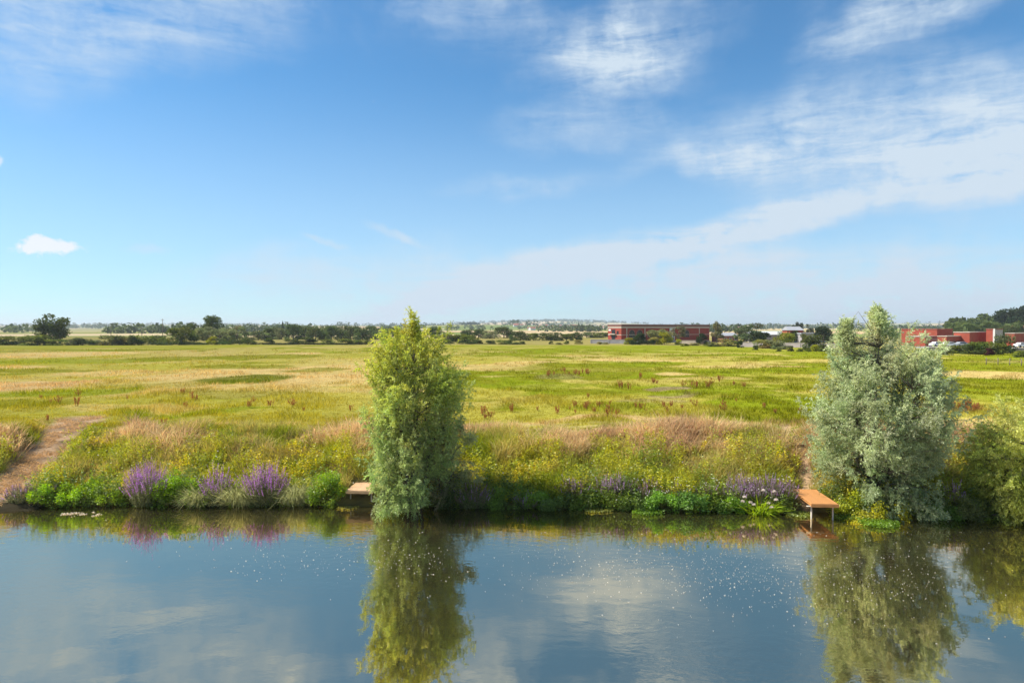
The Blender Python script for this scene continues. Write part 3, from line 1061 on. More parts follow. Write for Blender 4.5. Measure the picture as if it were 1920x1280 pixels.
# ------------------------------------------------------------------ brick hall
def frame_on(px, d, rz):
    """empty at ground distance d with local x along the front wall; returns it and a px -> local x function"""
    x = (px - 960) / F * d
    e = empty('building', (x, d, gz(x, d) - 0.1), rz)
    c, s = math.cos(rz), math.sin(rz)

    def u(p):
        r = (p - 960) / F
        return (r * d - x) / (c - r * s)

    def v(p):
        r = (p - 960) / F
        return (x - r * d) / (r * c + s)
    return e, u, v


rzh = rad(33)
hall, hu, hv = frame_on(1165, 275, rzh)
hall.name = 'brick_hall'
tag(hall, 'long red brick hall with arched windows and a pale cornice band', 'building')
W, D, H = hu(1330), hv(1140), CAM_H + 7.3 / F * 275 - hall.location.z
box('wall', 0, W, 0, D, 0, H - 1.0, M_BRICK, hall)
box('parapet', -0.15, W + 0.15, -0.15, D + 0.15, H - 1.0, H - 0.15, plain('brown_brick', (0.20, 0.085, 0.065), 0.9, 0.1, 0.6), hall)
box('coping', -0.25, W + 0.25, -0.25, D + 0.25, H - 0.15, H, M_ROOF, hall)
box('cornice_band', -0.1, W + 0.1, -0.1, D + 0.1, H - 1.55, H - 1.003, M_STONE, hall)
box('string_course', -0.06, W + 0.06, -0.06, D + 0.06, 3.25, 3.45, M_STONE, hall)
box('plinth', -0.12, W + 0.12, -0.12, D + 0.12, 0, 0.8, M_STONE, hall)
for p in (1175, 1209, 1311):
    box('pilaster', hu(p) - 0.2, hu(p) + 0.2, -0.14, 0.003, 0.8, H - 1.56, M_STONE, hall)


def arch(parent, x0, w, zb, h, mat_in, mat_ring):
    r = w / 2
    n = 12
    a = [math.pi * i / n for i in range(n + 1)]
    op = [(x0 + r, zb)] + [(x0 + r * math.cos(t), zb + h - r + r * math.sin(t)) for t in a] + [(x0 - r, zb)]
    ro = r + 0.35
    ou = [(x0 + ro, zb)] + [(x0 + ro * math.cos(t), zb + h - r + ro * math.sin(t)) for t in a] + [(x0 - ro, zb)]
    me_ = bpy.data.meshes.new('arched_window')
    k = len(op)
    me_.from_pydata([(x, -0.04, z) for x, z in op], [], [tuple(range(k))[::-1]])
    g = link('arched_window', me_, mat_in, parent)
    me2 = bpy.data.meshes.new('surround')
    V = [(x, -0.16, z) for x, z in op] + [(x, -0.16, z) for x, z in ou] + [(x, 0.0, z) for x, z in op] + [(x, 0.0, z) for x, z in ou]
    Fc = []
    for i in range(k - 1):
        Fc += [(i, i + 1, k + i + 1, k + i), (k + i, k + i + 1, 3 * k + i + 1, 3 * k + i), (i + 1, i, 2 * k + i, 2 * k + i + 1)]
    me2.from_pydata(V, [], Fc)
    link('surround', me2, mat_ring, g)
    for dx in (-0.33, 0.33):
        box('mullion', x0 + dx * r - 0.05, x0 + dx * r + 0.05, -0.12, -0.045, zb, zb + h - r * 0.2, M_OLDWOOD, g)
    box('transom', x0 - r, x0 + r, -0.13, -0.05, zb + h - r - 0.06, zb + h - r + 0.06, M_OLDWOOD, g)


for p in (1184.5, 1199, 1219.5, 1240, 1287):
    arch(hall, hu(p), 3.2, 2.2, 3.1, M_GLASS, M_BRICK3)
tw = box('stair_window', hu(1255), hu(1264), -0.35, 0.002, 0.8, H - 1.6, M_WHITE, hall)
for iz in range(6):
    for ix in range(2):
        wx = hu(1255) + (hu(1264) - hu(1255)) * (0.10 + 0.45 * ix)
        box('pane', wx, wx + (hu(1264) - hu(1255)) * 0.33, -0.37, -0.34, 1.1 + iz * 0.72, 1.6 + iz * 0.72, M_GLASS, tw)
# left gable end: a flat dark panel paints in the shade of the entrance recess
box('recess_shade_panel', -0.05, 0.0, D * 0.45, D * 0.72, 0.9, H - 2.2, M_GLASS, hall)
box('round_window', -0.06, 0.0, D * 0.2, D * 0.34, 3.6, 4.9, M_GLASS, hall)
box('canopy', -0.9, -0.003, D * 0.38, D * 0.85, 3.5, 3.8, M_STONE, hall)
box('notice_panel', -0.09, 0, D * 0.78, D * 0.95, H - 2.7, H - 2.0, M_WHITE, hall)


def boundary_wall(px0, d0, px1, d1, h, label, mat):
    x0, x1 = (px0 - 960) / F * d0, (px1 - 960) / F * d1
    L = math.hypot(x1 - x0, d1 - d0)
    e = empty('boundary_wall', (x0, d0, min(gz(x0, d0), gz(x1, d1)) - 0.2), math.atan2(d1 - d0, x1 - x0))
    tag(e, label, 'wall')
    box('wall_face', 0, L, 0, 0.3, 0, h, mat, e)
    box('coping', -0.05, L + 0.05, -0.06, 0.36, h, h + 0.12, M_STONE, e)
    n = int(L / 6)
    for i in range(n + 1):
        box('pier', i * L / n - 0.2, i * L / n + 0.2, -0.09, 0.39, 0, h - 0.02, mat, e)


boundary_wall(1108, 268, 1176, 262, 1.7, 'low grey wall in front of the gable end of the brick hall', M_CONC)
boundary_wall(1272, 268, 1332, 262, 1.5, 'pale low wall in front of the right half of the brick hall', M_STONE)
boundary_wall(1390, 225, 1580, 205, 1.6, 'long pinkish grey wall behind the scrub at the meadow edge', plain('pinkish_concrete', (0.40, 0.34, 0.33), 0.9, 0.12, 0.5))
boundary_wall(1735, 186, 2010, 172, 1.1, 'dark low wall below the parked cars at the school', plain('dark_stone', (0.16, 0.15, 0.15), 0.9, 0.2, 0.5))


def simple_house(name, label, px, d, rz, w, dp, hw, hr_, wall, roof, flat=False, windows=3):
    x = (px - 960) / F * d
    e = empty(name, (x, d, gz(x, d) - 0.1), rz)
    tag(e, label, 'building')
    box('wall', -w / 2, w / 2, 0, dp, 0, hw, wall, e)
    if flat:
        box('roof', -w / 2 - .3, w / 2 + .3, -.3, dp + .3, hw + 0.003, hw + hr_, roof, e)
    else:
        mr_ = bpy.data.meshes.new('roof')
        y0, y1, ym = -0.4, dp + 0.4, dp / 2
        xx0, xx1 = -w / 2 - 0.4, w / 2 + 0.4
        mr_.from_pydata([(xx0, y0, hw - .05), (xx1, y0, hw - .05), (xx1, ym, hw + hr_), (xx0, ym, hw + hr_), (xx0, y1, hw - .05), (xx1, y1, hw - .05)], [],
                        [(0, 1, 2, 3), (3, 2, 5, 4), (0, 3, 4), (1, 5, 2), (0, 4, 5, 1)])
        link('roof', mr_, roof, e)
    for i in range(windows):
        wx = -w / 2 + w * (i + 0.5) / windows
        f = box('window', wx - 0.8, wx + 0.8, -0.06, 0.0, hw * 0.35, hw * 0.7, M_WHITE, e)
        box('pane', wx - 0.68, wx + 0.68, -0.09, -0.055, hw * 0.35 + .12, hw * 0.7 - .12, M_GLASS, f)
    return e


simple_house('brick_house', 'dull plum brick house with a white end wall beside the poplar', 1370, 300, rad(25), 9, 7, 3.0, 1.3, M_BRICK3, M_ROOF)
simple_house('shed', 'long shed with pale sheet roof between the trees', 1443, 300, rad(-5), 16, 12, 3.4, 1.4, M_CONC, M_ROOFW, windows=4)
simple_house('office_building', 'small red building with a pale grey hipped roof among dark trees', 1493, 290, rad(8), 6.0, 6, 5.3, 1.5, M_BRICK2, M_ROOF, windows=2)
simple_house('flat_roofed_building', 'white flat roofed building beside the big dark tree', 1527, 285, rad(4), 11, 10, 3.6, 0.5, M_CONC, M_ROOF, flat=True, windows=4)
simple_house('terrace_house', 'red brick house high on the wooded hill', 1925, 470, rad(20), 16, 8, 4.5, 3, M_BRICK2, M_TILE, windows=4)

# ------------------------------------------------------------------ red brick school
rzs = rad(40)
px_s, d_s = 1757, 226
school, su, sv = frame_on(px_s, d_s, rzs)
school.name = 'brick_school'
tag(school, 'low red brick school of stepped flat roofed blocks below the wooded hill', 'building')
sl = school.location.copy()


def block(px_c, d, px_l, px_r, top, mat, part='wall', front=None):
    x = (px_c - 960) / F * d
    c, s = math.cos(rzs), math.sin(rzs)
    lx = (x - sl.x) * c + (d - sl.y) * s
    ly = -(x - sl.x) * s + (d - sl.y) * c
    r1_, r0_ = (px_r - 960) / F, (px_l - 960) / F
    wdt = (r1_ * d - x) / (c - r1_ * s)
    dep = (x - r0_ * d) / (r0_ * c + s)
    ztop = CAM_H + (HOR - top) / F * d - sl.z
    o = box(part, lx, lx + wdt, ly, ly + dep, 0, ztop - 0.25, mat, school)
    box('coping', lx - .12, lx + wdt + .12, ly - .12, ly + dep + .12, ztop - 0.25, ztop, M_STONE if top > 616.5 else M_BRICK3, school)
    return lx, ly, wdt, dep, ztop


block(1757, 236, 1690, 1786, 616, M_BRICK2)
lx, ly, wd, dp, zt = block(1775, 216, 1758, 1802, 629.5, M_BRICK2)
for i in range(3):
    f = box('window', lx + wd * (0.1 + 0.3 * i), lx + wd * (0.32 + 0.3 * i), ly - 0.06, ly - 0.001, 0.9, 2.0, M_GLASS, school)
block(1818, 222, 1788, 1858, 622, M_BRICK2)
block(1862, 224, 1849, 1880, 616, M_BRICK2)
lx, ly, wd, dp, zt = block(1863.5, 222, 1861.5, 1880, 616.4, plain('grey_render', (0.42, 0.38, 0.39), 0.9, 0.1, 0.6), part='stair_tower')
box('corner_pier', lx - 0.35, lx + 0.05, ly - 0.35, ly + 0.05, 0, zt + 0.05, M_WHITE, school)
block(1902, 232, 1885, 1990, 624, M_BRICK2)
lx, ly, wd, dp, zt = block(1735, 222, 1700, 1757, 630, M_BRICK2)
for i in range(4):
    box('railing', lx + 0.2, lx + wd, ly - 0.5 - 0.02 * i, ly - 0.42, 1.2 + 0.45 * i, 1.35 + 0.45 * i, M_WHITE, school)


# ------------------------------------------------------------------ parked cars
def car_meshes():
    prof = [(-2.1, .35), (-2.15, .75), (-2.0, .95), (-1.45, 1.0), (-0.95, 1.42), (0.75, 1.45), (1.45, 1.02), (2.05, .92), (2.15, .6), (2.1, .35)]
    bm = bmesh.new()
    A = [bm.verts.new((x, -0.85 if z < 1.05 else -0.68, z)) for x, z in prof]
    B = [bm.verts.new((x, 0.85 if z < 1.05 else 0.68, z)) for x, z in prof]
    bm.faces.new(A)
    bm.faces.new(B[::-1])
    for i in range(len(prof)):
        j = (i + 1) % len(prof)
        bm.faces.new((A[j], A[i], B[i], B[j]))
    body_ = bpy.data.meshes.new('body')
    bm.to_mesh(body_)
    win = bpy.data.meshes.new('side_window')
    win.from_pydata([(-1.3, -0.84, 1.04), (1.25, -0.84, 1.06), (0.72, -0.715, 1.38), (-0.9, -0.715, 1.36), (-1.3, 0.84, 1.04), (1.25, 0.84, 1.06), (0.72, 0.715, 1.38), (-0.9, 0.715, 1.36)],
                    [], [(0, 1, 2, 3), (5, 4, 7, 6)])
    win.materials.append(M_GLASS)
    wh = tubes('wheel', [([(0, -0.1, 0), (0, 0.1, 0)], [0.32, 0.32])], 12)
    wh.materials.append(M_TYRE)
    return body_, win, wh


cb, cw, cwh = car_meshes()
cbs = cb.copy()
cb.materials.append(M_CARW)
cbs.materials.append(M_CARS)
for px, d, rz, sil, lab in [(1757, 205, 0.2, 0, 'white car parked below the railings of the red brick school'),
                            (1779, 202, -0.1, 0, 'white car parked below the low block of the school'),
                            (1803, 204, 0.15, 1, 'silver car parked partly behind the school bushes'),
                            (1487, 240, 0.5, 1, 'silver car parked beside the small red building'),
                            (1917, 196, 0.1, 0, 'white car parked beyond the dark low wall at the wooded hill')]:
    x = (px - 960) / F * d
    e = empty('parked_car', (x, d, gz(x, d) + (0.45 if d < 210 else 0.02)), rz)
    if d < 210:
        pad = box('parking_terrace', x - 5, x + 5, d - 2.4, d + 2.6, gz(x, d) - 0.3, gz(x, d) + 0.43, M_CONC)
        tag(pad, kind='structure')
    tag(e, lab, 'car')
    link('body', cbs if sil else cb, parent=e)
    link('side_window', cw, parent=e)
    for wx in (-1.3, 1.3):
        for wy in (-0.78, 0.78):
            link('wheel', cwh, parent=e, loc=(wx, wy, 0.32))

# ------------------------------------------------------------------ poles and the wire fence
for px, top, d, lab in [(305, 597, 300, 'tall thin telegraph pole above the long low hedge'), (208, 610, 310, 'short pole standing beyond the broad olive bush'),
                        (266, 612, 310, 'slim pole beyond the low hedge left of the tall pole')]:
    x = (px - 960) / F * d
    z = gz(x, d)
    h = CAM_H + (HOR - top) / F * d - z
    e = empty('telegraph_pole', (x, d, z - 0.1))
    tag(e, lab, 'pole')
    link('post', tubes('post', [([(0, 0, 0), (0, 0, h * .6), (0, 0, h)], [0.16, 0.13, 0.09])], 7), M_OLDWOOD, e)
    box('crossarm', -0.7, 0.7, -0.06, 0.06, h - 0.6, h - 0.48, M_OLDWOOD, e)
    for dx in (-0.6, 0.6):
        link('insulator', tubes('insulator', [([(dx, 0, h - 0.48), (dx, 0, h - 0.3)], [0.05, 0.04])], 5), M_WHITE, e)
fe = empty('wire_fence', (0, 0, 0))
tag(fe, 'thin wire fence on wooden posts crossing the rough grass at right', 'fence')
fp = []
for i in range(9):
    px = 1850 + i * 22
    d = 112 - i * 1.2
    x = (px - 960) / F * d
    z = gz(x, d)
    fp.append((x, d, z))
    link('fence_post', tubes('fence_post', [([(x, d, z - 0.3), (x, d, z + 1.15)], [0.07, 0.06])], 6), M_OLDWOOD, fe)
for hh in (0.4, 0.7, 1.0):
    link('wire', tubes('wire', [([(x, d, z + hh) for x, d, z in fp], [0.008] * len(fp))], 4), M_POLE, fe)


# ================================================================== the willows on the bank
def willow(name, label, bx, by, profs, cols, seed, stems=7, leaf=(0.07, 0.135), twigs=13, per=13, up=0.9, cluster=0.42):
    """profs: list of (number of boughs, plumes per bough, rows of (height above the river, centre offset x, y, half width x, y))"""
    rng = np.random.default_rng(seed)
    bz = gz(bx, by) - 0.15
    tips, outs, heights, bcol = [], [], [], []
    top_z = max(np.array(p)[-1, 0] for _, _, p in profs)
    for nb, pp, prof in profs:
        prof = np.array(prof, float)
        zz = np.linspace(prof[0, 0], prof[-1, 0], 200)
        w = np.interp(zz, prof[:, 0], prof[:, 3]) ** 1.3 + 0.05
        zb = rng.choice(zz, nb, p=w / w.sum())
        th = rng.uniform(0, 2 * math.pi, nb)
        rho = 0.35 + 0.65 * rng.uniform(0, 1, nb) ** 0.5
        rx_ = np.interp(zb, prof[:, 0], prof[:, 3])
        ry_ = np.interp(zb, prof[:, 0], prof[:, 4])
        cb_ = np.stack([np.interp(zb, prof[:, 0], prof[:, 1]) + rx_ * rho * np.cos(th), np.interp(zb, prof[:, 0], prof[:, 2]) + ry_ * rho * np.sin(th), zb], 1)
        k_ = np.repeat(np.arange(nb), pp)
        sp_ = cluster * np.clip(rx_ / 1.6, 0.25, 1.15)
        tips.append(cb_[k_] + rng.normal(size=(len(k_), 3)) * sp_[k_, None] * np.array([0.62, 0.62, 0.85]))
        outs.append(np.stack([np.cos(th), np.sin(th), 0 * th], 1)[k_] * np.clip(rx_ / 1.5, 0.15, 1)[k_, None])
        bcol.append((rng.uniform(0.78, 1.26, (nb, 1)) * (1 + rng.normal(size=(nb, 3)) * 0.03))[k_])
    tip, out_, bc = np.concatenate(tips), np.concatenate(outs), np.concatenate(bcol)
    tip[:, 2] = np.clip(tip[:, 2], 0.12, None) - bz
    zt = tip[:, 2] + bz
    nplume = len(tip)
    frac = np.clip((zt - 0.5) / 2.6, 0, 1)
    upv = up * frac - 0.45 * (1 - frac) + rng.normal(size=nplume) * 0.28
    d = unit(out_ * rng.uniform(0.3, 0.9, (nplume, 1)) + np.array([0, 0, 1.]) * upv[:, None] + rng.normal(size=(nplume, 3)) * 0.2)
    L = rng.uniform(0.5, 1.7, nplume) * np.interp(zt, [0, 2, top_z], [0.8, 1.1, 0.8])
    start = tip - d * (L * 0.7)[:, None]
    k = np.repeat(np.arange(nplume), twigs)
    t = rng.uniform(0.1, 1.0, len(k))
    tb = start[k] + d[k] * (L[k] * t)[:, None]
    td = unit(d[k] * 0.75 + rng.normal(size=(len(k), 3)) * 0.40 - np.array([0, 0, 0.14]))
    tl = rng.uniform(0.20, 0.50, len(k)) * (1.15 - 0.45 * t)
    k2 = np.repeat(np.arange(len(k)), per)
    s = rng.uniform(0.05, 1.0, len(k2))
    lb = tb[k2] + td[k2] * (tl[k2] * s)[:, None] - np.array([0, 0, 1.]) * (s ** 2 * tl[k2] * 0.25)[:, None]
    ld = unit(td[k2] * 0.8 + rng.normal(size=(len(k2), 3)) * 0.6 - np.array([0, 0, 0.22]))
    ll = rng.uniform(*leaf, len(k2))
    keep = lb[:, 2] > 0.03 - bz
    Q = leaves(lb, ld, ll, ll * rng.uniform(0.22, 0.36, len(k2)), 0.45, rng)[keep]
    cols = np.array(cols)
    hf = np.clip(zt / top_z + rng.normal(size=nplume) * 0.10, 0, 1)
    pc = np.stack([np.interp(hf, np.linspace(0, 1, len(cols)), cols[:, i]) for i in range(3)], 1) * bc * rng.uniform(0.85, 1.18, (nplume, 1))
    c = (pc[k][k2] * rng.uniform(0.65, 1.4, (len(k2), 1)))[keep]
    e = empty(name, (bx, by, bz))
    tag(e, label, 'tree' if top_z > 6 else 'shrub')
    paths, stem = [], []
    for i in range(stems):
        j = rng.integers(0, nplume)
        for _ in range(40):
            j = rng.integers(0, nplume)
            if zt[j] > top_z * 0.55:
                break
        tp = start[j]
        a = math.atan2(tp[1], tp[0])
        tt = np.linspace(0, 1, 9)
        b0 = np.array([0.2 * math.cos(a), 0.2 * math.sin(a), -0.2])
        pts_ = np.stack([b0[0] + (tp[0] - b0[0]) * tt ** 1.2, b0[1] + (tp[1] - b0[1]) * tt ** 1.2, b0[2] + (tp[2] - b0[2]) * tt], 1)
        pts_[1:-1] += rng.normal(size=(7, 3)) * 0.05
        r0 = rng.uniform(0.07, 0.12) * top_z / 9
        paths.append((pts_, r0 * (1 - 0.9 * tt) + 0.006))
        stem.append(pts_)
    allp = np.concatenate(stem)
    for j in range(0, nplume, 2):
        q = start[j]
        dd = np.linalg.norm((allp - q) * np.array([1, 1, 0.7]), axis=1) + 3 * (allp[:, 2] > q[2] - 0.1)
        b0 = allp[dd.argmin()]
        mid = (b0 + q) / 2 + np.array([0, 0, 0.12])
        paths.append(([b0, mid, q, q + d[j] * L[j] * 0.9], [0.020, 0.015, 0.009, 0.003]))
    link('trunk', tubes('trunk', paths, 5), M_BARK, e)
    o = link('crown', soup('crown', [(Q, c)]), M_LEAF, e)
    o['kind'] = 'stuff'
    return e


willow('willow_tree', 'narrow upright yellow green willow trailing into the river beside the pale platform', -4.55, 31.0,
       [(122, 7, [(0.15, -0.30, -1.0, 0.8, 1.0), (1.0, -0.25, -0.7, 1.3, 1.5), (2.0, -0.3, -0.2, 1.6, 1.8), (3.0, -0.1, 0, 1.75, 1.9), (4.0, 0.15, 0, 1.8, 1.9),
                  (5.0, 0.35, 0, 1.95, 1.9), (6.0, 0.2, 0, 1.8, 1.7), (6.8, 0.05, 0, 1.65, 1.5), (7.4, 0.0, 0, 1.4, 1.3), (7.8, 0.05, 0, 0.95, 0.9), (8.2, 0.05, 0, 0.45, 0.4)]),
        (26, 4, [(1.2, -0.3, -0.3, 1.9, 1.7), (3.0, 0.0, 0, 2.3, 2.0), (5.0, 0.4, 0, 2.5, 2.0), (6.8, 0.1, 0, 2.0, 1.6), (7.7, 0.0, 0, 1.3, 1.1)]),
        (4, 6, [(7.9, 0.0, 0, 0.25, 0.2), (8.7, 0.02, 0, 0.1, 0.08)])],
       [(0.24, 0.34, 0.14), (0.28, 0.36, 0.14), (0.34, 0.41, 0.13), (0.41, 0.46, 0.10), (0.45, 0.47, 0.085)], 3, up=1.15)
willow('grey_willow_shrub', 'low greyish shrub spreading from the foot of the narrow upright willow', -3.1, 31.9,
       [(24, 7, [(0.2, 0.2, -0.4, 1.3, 0.9), (1.0, 0.3, -0.1, 1.4, 1.0), (2.2, 0.3, 0, 1.3, 1.0), (3.2, 0.2, 0, 1.0, 0.9), (3.8, 0.0, 0, 0.5, 0.4)])],
       [(0.24, 0.27, 0.12), (0.34, 0.37, 0.17), (0.40, 0.41, 0.19)], 4, stems=5, up=0.7)
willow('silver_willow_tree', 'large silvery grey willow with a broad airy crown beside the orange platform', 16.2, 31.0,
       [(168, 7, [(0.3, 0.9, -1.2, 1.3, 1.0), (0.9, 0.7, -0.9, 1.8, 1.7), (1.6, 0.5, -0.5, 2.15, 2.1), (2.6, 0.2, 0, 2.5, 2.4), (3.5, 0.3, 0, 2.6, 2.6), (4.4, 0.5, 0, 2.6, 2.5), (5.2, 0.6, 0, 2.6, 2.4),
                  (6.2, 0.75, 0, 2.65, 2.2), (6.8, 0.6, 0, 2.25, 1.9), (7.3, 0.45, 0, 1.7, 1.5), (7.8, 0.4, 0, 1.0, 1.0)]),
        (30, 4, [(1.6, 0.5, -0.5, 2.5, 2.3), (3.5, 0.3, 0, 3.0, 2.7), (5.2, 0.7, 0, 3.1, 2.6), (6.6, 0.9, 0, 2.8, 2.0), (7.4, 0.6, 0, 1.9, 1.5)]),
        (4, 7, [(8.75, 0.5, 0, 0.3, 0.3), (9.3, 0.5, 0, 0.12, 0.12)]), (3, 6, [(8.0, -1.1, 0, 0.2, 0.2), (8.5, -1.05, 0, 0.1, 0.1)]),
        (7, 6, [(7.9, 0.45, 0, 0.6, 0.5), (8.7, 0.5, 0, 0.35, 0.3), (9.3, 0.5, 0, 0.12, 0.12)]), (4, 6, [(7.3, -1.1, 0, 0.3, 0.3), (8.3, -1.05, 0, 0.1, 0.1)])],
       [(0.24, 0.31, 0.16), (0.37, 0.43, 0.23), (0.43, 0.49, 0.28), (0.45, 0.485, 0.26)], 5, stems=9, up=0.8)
willow('osier_shrub', 'rounded yellowish osier shrub hanging over the river right of the silvery willow', 23.0, 30.3,
       [(160, 7, [(0.1, -0.3, -1.0, 1.6, 1.0), (0.8, -0.2, -0.7, 2.2, 1.7), (1.8, 0, -0.2, 2.4, 2.2), (2.8, 0, 0, 2.3, 2.2), (3.8, 0.2, 0, 1.9, 1.9), (4.6, 0.5, 0, 1.3, 1.3), (5.2, 0.9, 0, 0.5, 0.5)])],
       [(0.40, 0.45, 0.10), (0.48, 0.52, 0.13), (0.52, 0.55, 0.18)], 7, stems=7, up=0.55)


# ================================================================== fishing platforms, steps
def platform(name, label, x0, y0, w, ln, zt, rz, mat):
    e = empty(name, (x0, y0, 0), rz)
    tag(e, label, 'platform')
    n = 12
    st = ln / n
    pm = None
    for i in range(n):
        if pm is None:
            p = box('plank', 0, w, 0.003, st - 0.003, 0, 0.045, mat, e)
            bv = p.modifiers.new('edge', 'BEVEL')
            bv.width = 0.006
            pm = p
        else:
            p = pm.copy()
            COL.objects.link(p)
            p.parent = e
        p.location = (R.normal() * 0.004, i * st, zt + R.normal() * 0.0015)
    for bx_ in (0.06, w - 0.14):
        box('bearer', bx_, bx_ + 0.08, 0.05, ln - 0.05, zt - 0.12, zt - 0.003, mat, e)
    box('fascia', -0.02, w + 0.02, -0.032, -0.004, zt - 0.10, zt + 0.03, mat, e)
    for lx_, ly_ in [(0.12, 0.35), (w - 0.12, 0.30), (0.12, ln - 0.3), (w - 0.12, ln - 0.3)]:
        link('leg', tubes('leg', [([(lx_, ly_, -1.6), (lx_, ly_, zt - 0.12)], [0.035, 0.035])], 10), M_POLE, e)
    link('cross_tube', tubes('cross_tube', [([(-0.1, 0.33, zt - 0.15), (w + 0.05, 0.33, zt - 0.15)], [0.025, 0.025])], 8), M_POLE, e)
    return e


platform('fishing_platform', 'orange timber fishing platform on thin legs beside the silvery willow', 12.87, 29.2, 1.12, 2.7, 0.72, rad(-5), M_WOOD)
platform('fishing_platform', 'pale pinkish timber fishing platform half hidden by the upright willow', -7.72, 31.6, 1.25, 1.8, 0.72, rad(-3), M_WOODP)
for i, (x, y) in enumerate([(15.6, 38.2), (15.9, 37.4), (15.2, 36.1)]):
    z = gz(x, y)
    s_ = empty('timber_step', (x, y, z), rad(-8))
    tag(s_, 'weathered timber step set in the worn path down to the orange platform', 'step', 'timber steps on the worn path')
    box('tread_edge', -0.4, 0.4, 0, 0.1, -0.1, 0.16, M_OLDWOOD, s_)
    for dx in (-0.33, 0.33):
        box('peg', dx - 0.03, dx + 0.03, -0.045, -0.001, -0.15, 0.12, M_OLDWOOD, s_)


# ================================================================== vegetation of the bank (nobody could count it)
def clear_of(x, y, grow=0.0):
    t, dd = track_coords(x, y)
    ok = ~((np.abs(dd) < 0.55 + 1.5 * fbm(x * 0.9, y * 0.9, 601, 3) - grow) & (t > -0.12))
    ok &= path_dist(x, y) > 0.12 + 0.35 * fbm(x * 1.5, y * 1.5, 631, 2)
    ok &= ~((x > 12.6) & (x < 14.4) & (y > 28.9) & (y < 32.2))
    ok &= ~((x > -7.95) & (x < -6.3) & (y > 31.2) & (y < 33.6))
    return ok


def bank_grass(n, seed):
    rng = np.random.default_rng(seed)
    x = rng.uniform(-36, 36, n)
    s = rng.uniform(0.15, 10.0, n)
    y = shore(x) + s
    ok = clear_of(x, y)
    x, y, s = x[ok], y[ok], s[ok]
    n = len(x)
    pk = fbm(x / 2.6, y / 2.0, 201, 4)
    pr = fbm(x / 1.8, y / 1.5, 211, 4)
    # patch kinds: pale pinkish grass on the crest, rusty dry stands, yellow green grass elsewhere
    pinkish = sstep(0.50, 0.62, pk + 0.02 + 0.10 * np.exp(-((x - 9) / 4) ** 2) + 0.06 * np.exp(-((x + 10) / 4) ** 2)) * sstep(2.8, 5.0, s) * sstep(10.5, 8.5, s)
    rusty = sstep(0.54, 0.64, pr) * sstep(1.8, 4, s) * sstep(9, 7.5, s)
    base = mixc(np.array([0.37, 0.36, 0.05]), np.array([0.20, 0.245, 0.03]), sstep(0.35, 0.6, fbm(x / 1.6, y / 1.2, 221, 3)))
    dry = np.array([0.50, 0.43, 0.15])
    base = mixc(base, dry, 0.75 * sstep(0.44, 0.60, fbm(x / 2.1, y / 1.7, 231, 3)))
    base = mixc(base, meadow_col(x, y), sstep(7.5, 9.0, s))
    col = mixc(base, np.array([0.64, 0.48, 0.27]), pinkish * 0.85)
    col = mixc(col, np.array([0.38, 0.24, 0.15]), rusty * 0.55)
    hgt = 0.26 + 0.62 * sstep(0.32, 0.68, fbm(x / 1.5, y / 1.5, 241, 3)) + 0.28 * pinkish + 0.15 * rusty
    hgt = hgt * np.interp(s, [0, 1, 3, 7, 8.5, 10], [0.8, 1, 1, 1, 0.6, 0.35]) * rng.uniform(0.7, 1.3, n)
    per = 12
    k = np.repeat(np.arange(n), per)
    m_ = len(k)
    off = rng.normal(size=(m_, 2)) * 0.13
    bx_, by_ = x[k] + off[:, 0], y[k] + off[:, 1]
    P = np.stack([bx_, by_, ground_z(bx_, by_) - 0.02], 1)
    D = unit(np.stack([off[:, 0] * 2.0 + rng.normal(size=m_) * 0.22 + 0.06, off[:, 1] * 2.0 + rng.normal(size=m_) * 0.22, np.ones(m_)], 1))
    L = hgt[k] * rng.uniform(0.6, 1.25, m_)
    W = rng.uniform(0.012, 0.026, m_) * (1 + 0.4 * pinkish[k])
    q, t = bent(P, D, L, W, rng.uniform(0.0, 0.7, m_), rng)
    c = col[k] * rng.uniform(0.7, 1.35, (m_, 1)) * (1 + rng.normal(size=(m_, 3)) * 0.05)
    return [(q, c), (t, c * 1.08)]


o = link('bank_grass', soup('bank_grass', bank_grass(21000, 61)), M_GRASS)
tag(o, 'tall mixed grass, pinkish straw and rust, covering the river bank', 'grass', kind='stuff')


rng = np.random.default_rng(64)
n = 16000
t = rng.uniform(-0.1, 1.02, n)
dd = rng.normal(size=n) * 1.0
dv = (TRB - TRA) / np.linalg.norm(TRB - TRA)
x = TRA[0] + (TRB - TRA)[0] * t + dv[1] * dd
y = TRA[1] + (TRB - TRA)[1] * t - dv[0] * dd
ok = fbm(x * 1.1, y * 1.1, 621, 3) > 0.45
x, y = x[ok], y[ok]
n = len(x)
P = np.stack([x, y, ground_z(x, y) - 0.01], 1)
D = np.stack([rng.normal(size=n), rng.normal(size=n), rng.uniform(0.1, 0.9, n)], 1)
L = rng.uniform(0.08, 0.30, n)
o = link('track_litter', soup('track_litter', [(leaves(P, D, L, np.full(n, 0.022), 0.3, rng), np.array([0.52, 0.37, 0.19]) * rng.uniform(0.55, 1.3, (n, 1)))]), M_GRASS)
tag(o, 'dry trampled grass lying on the bare track', 'grass', kind='stuff')


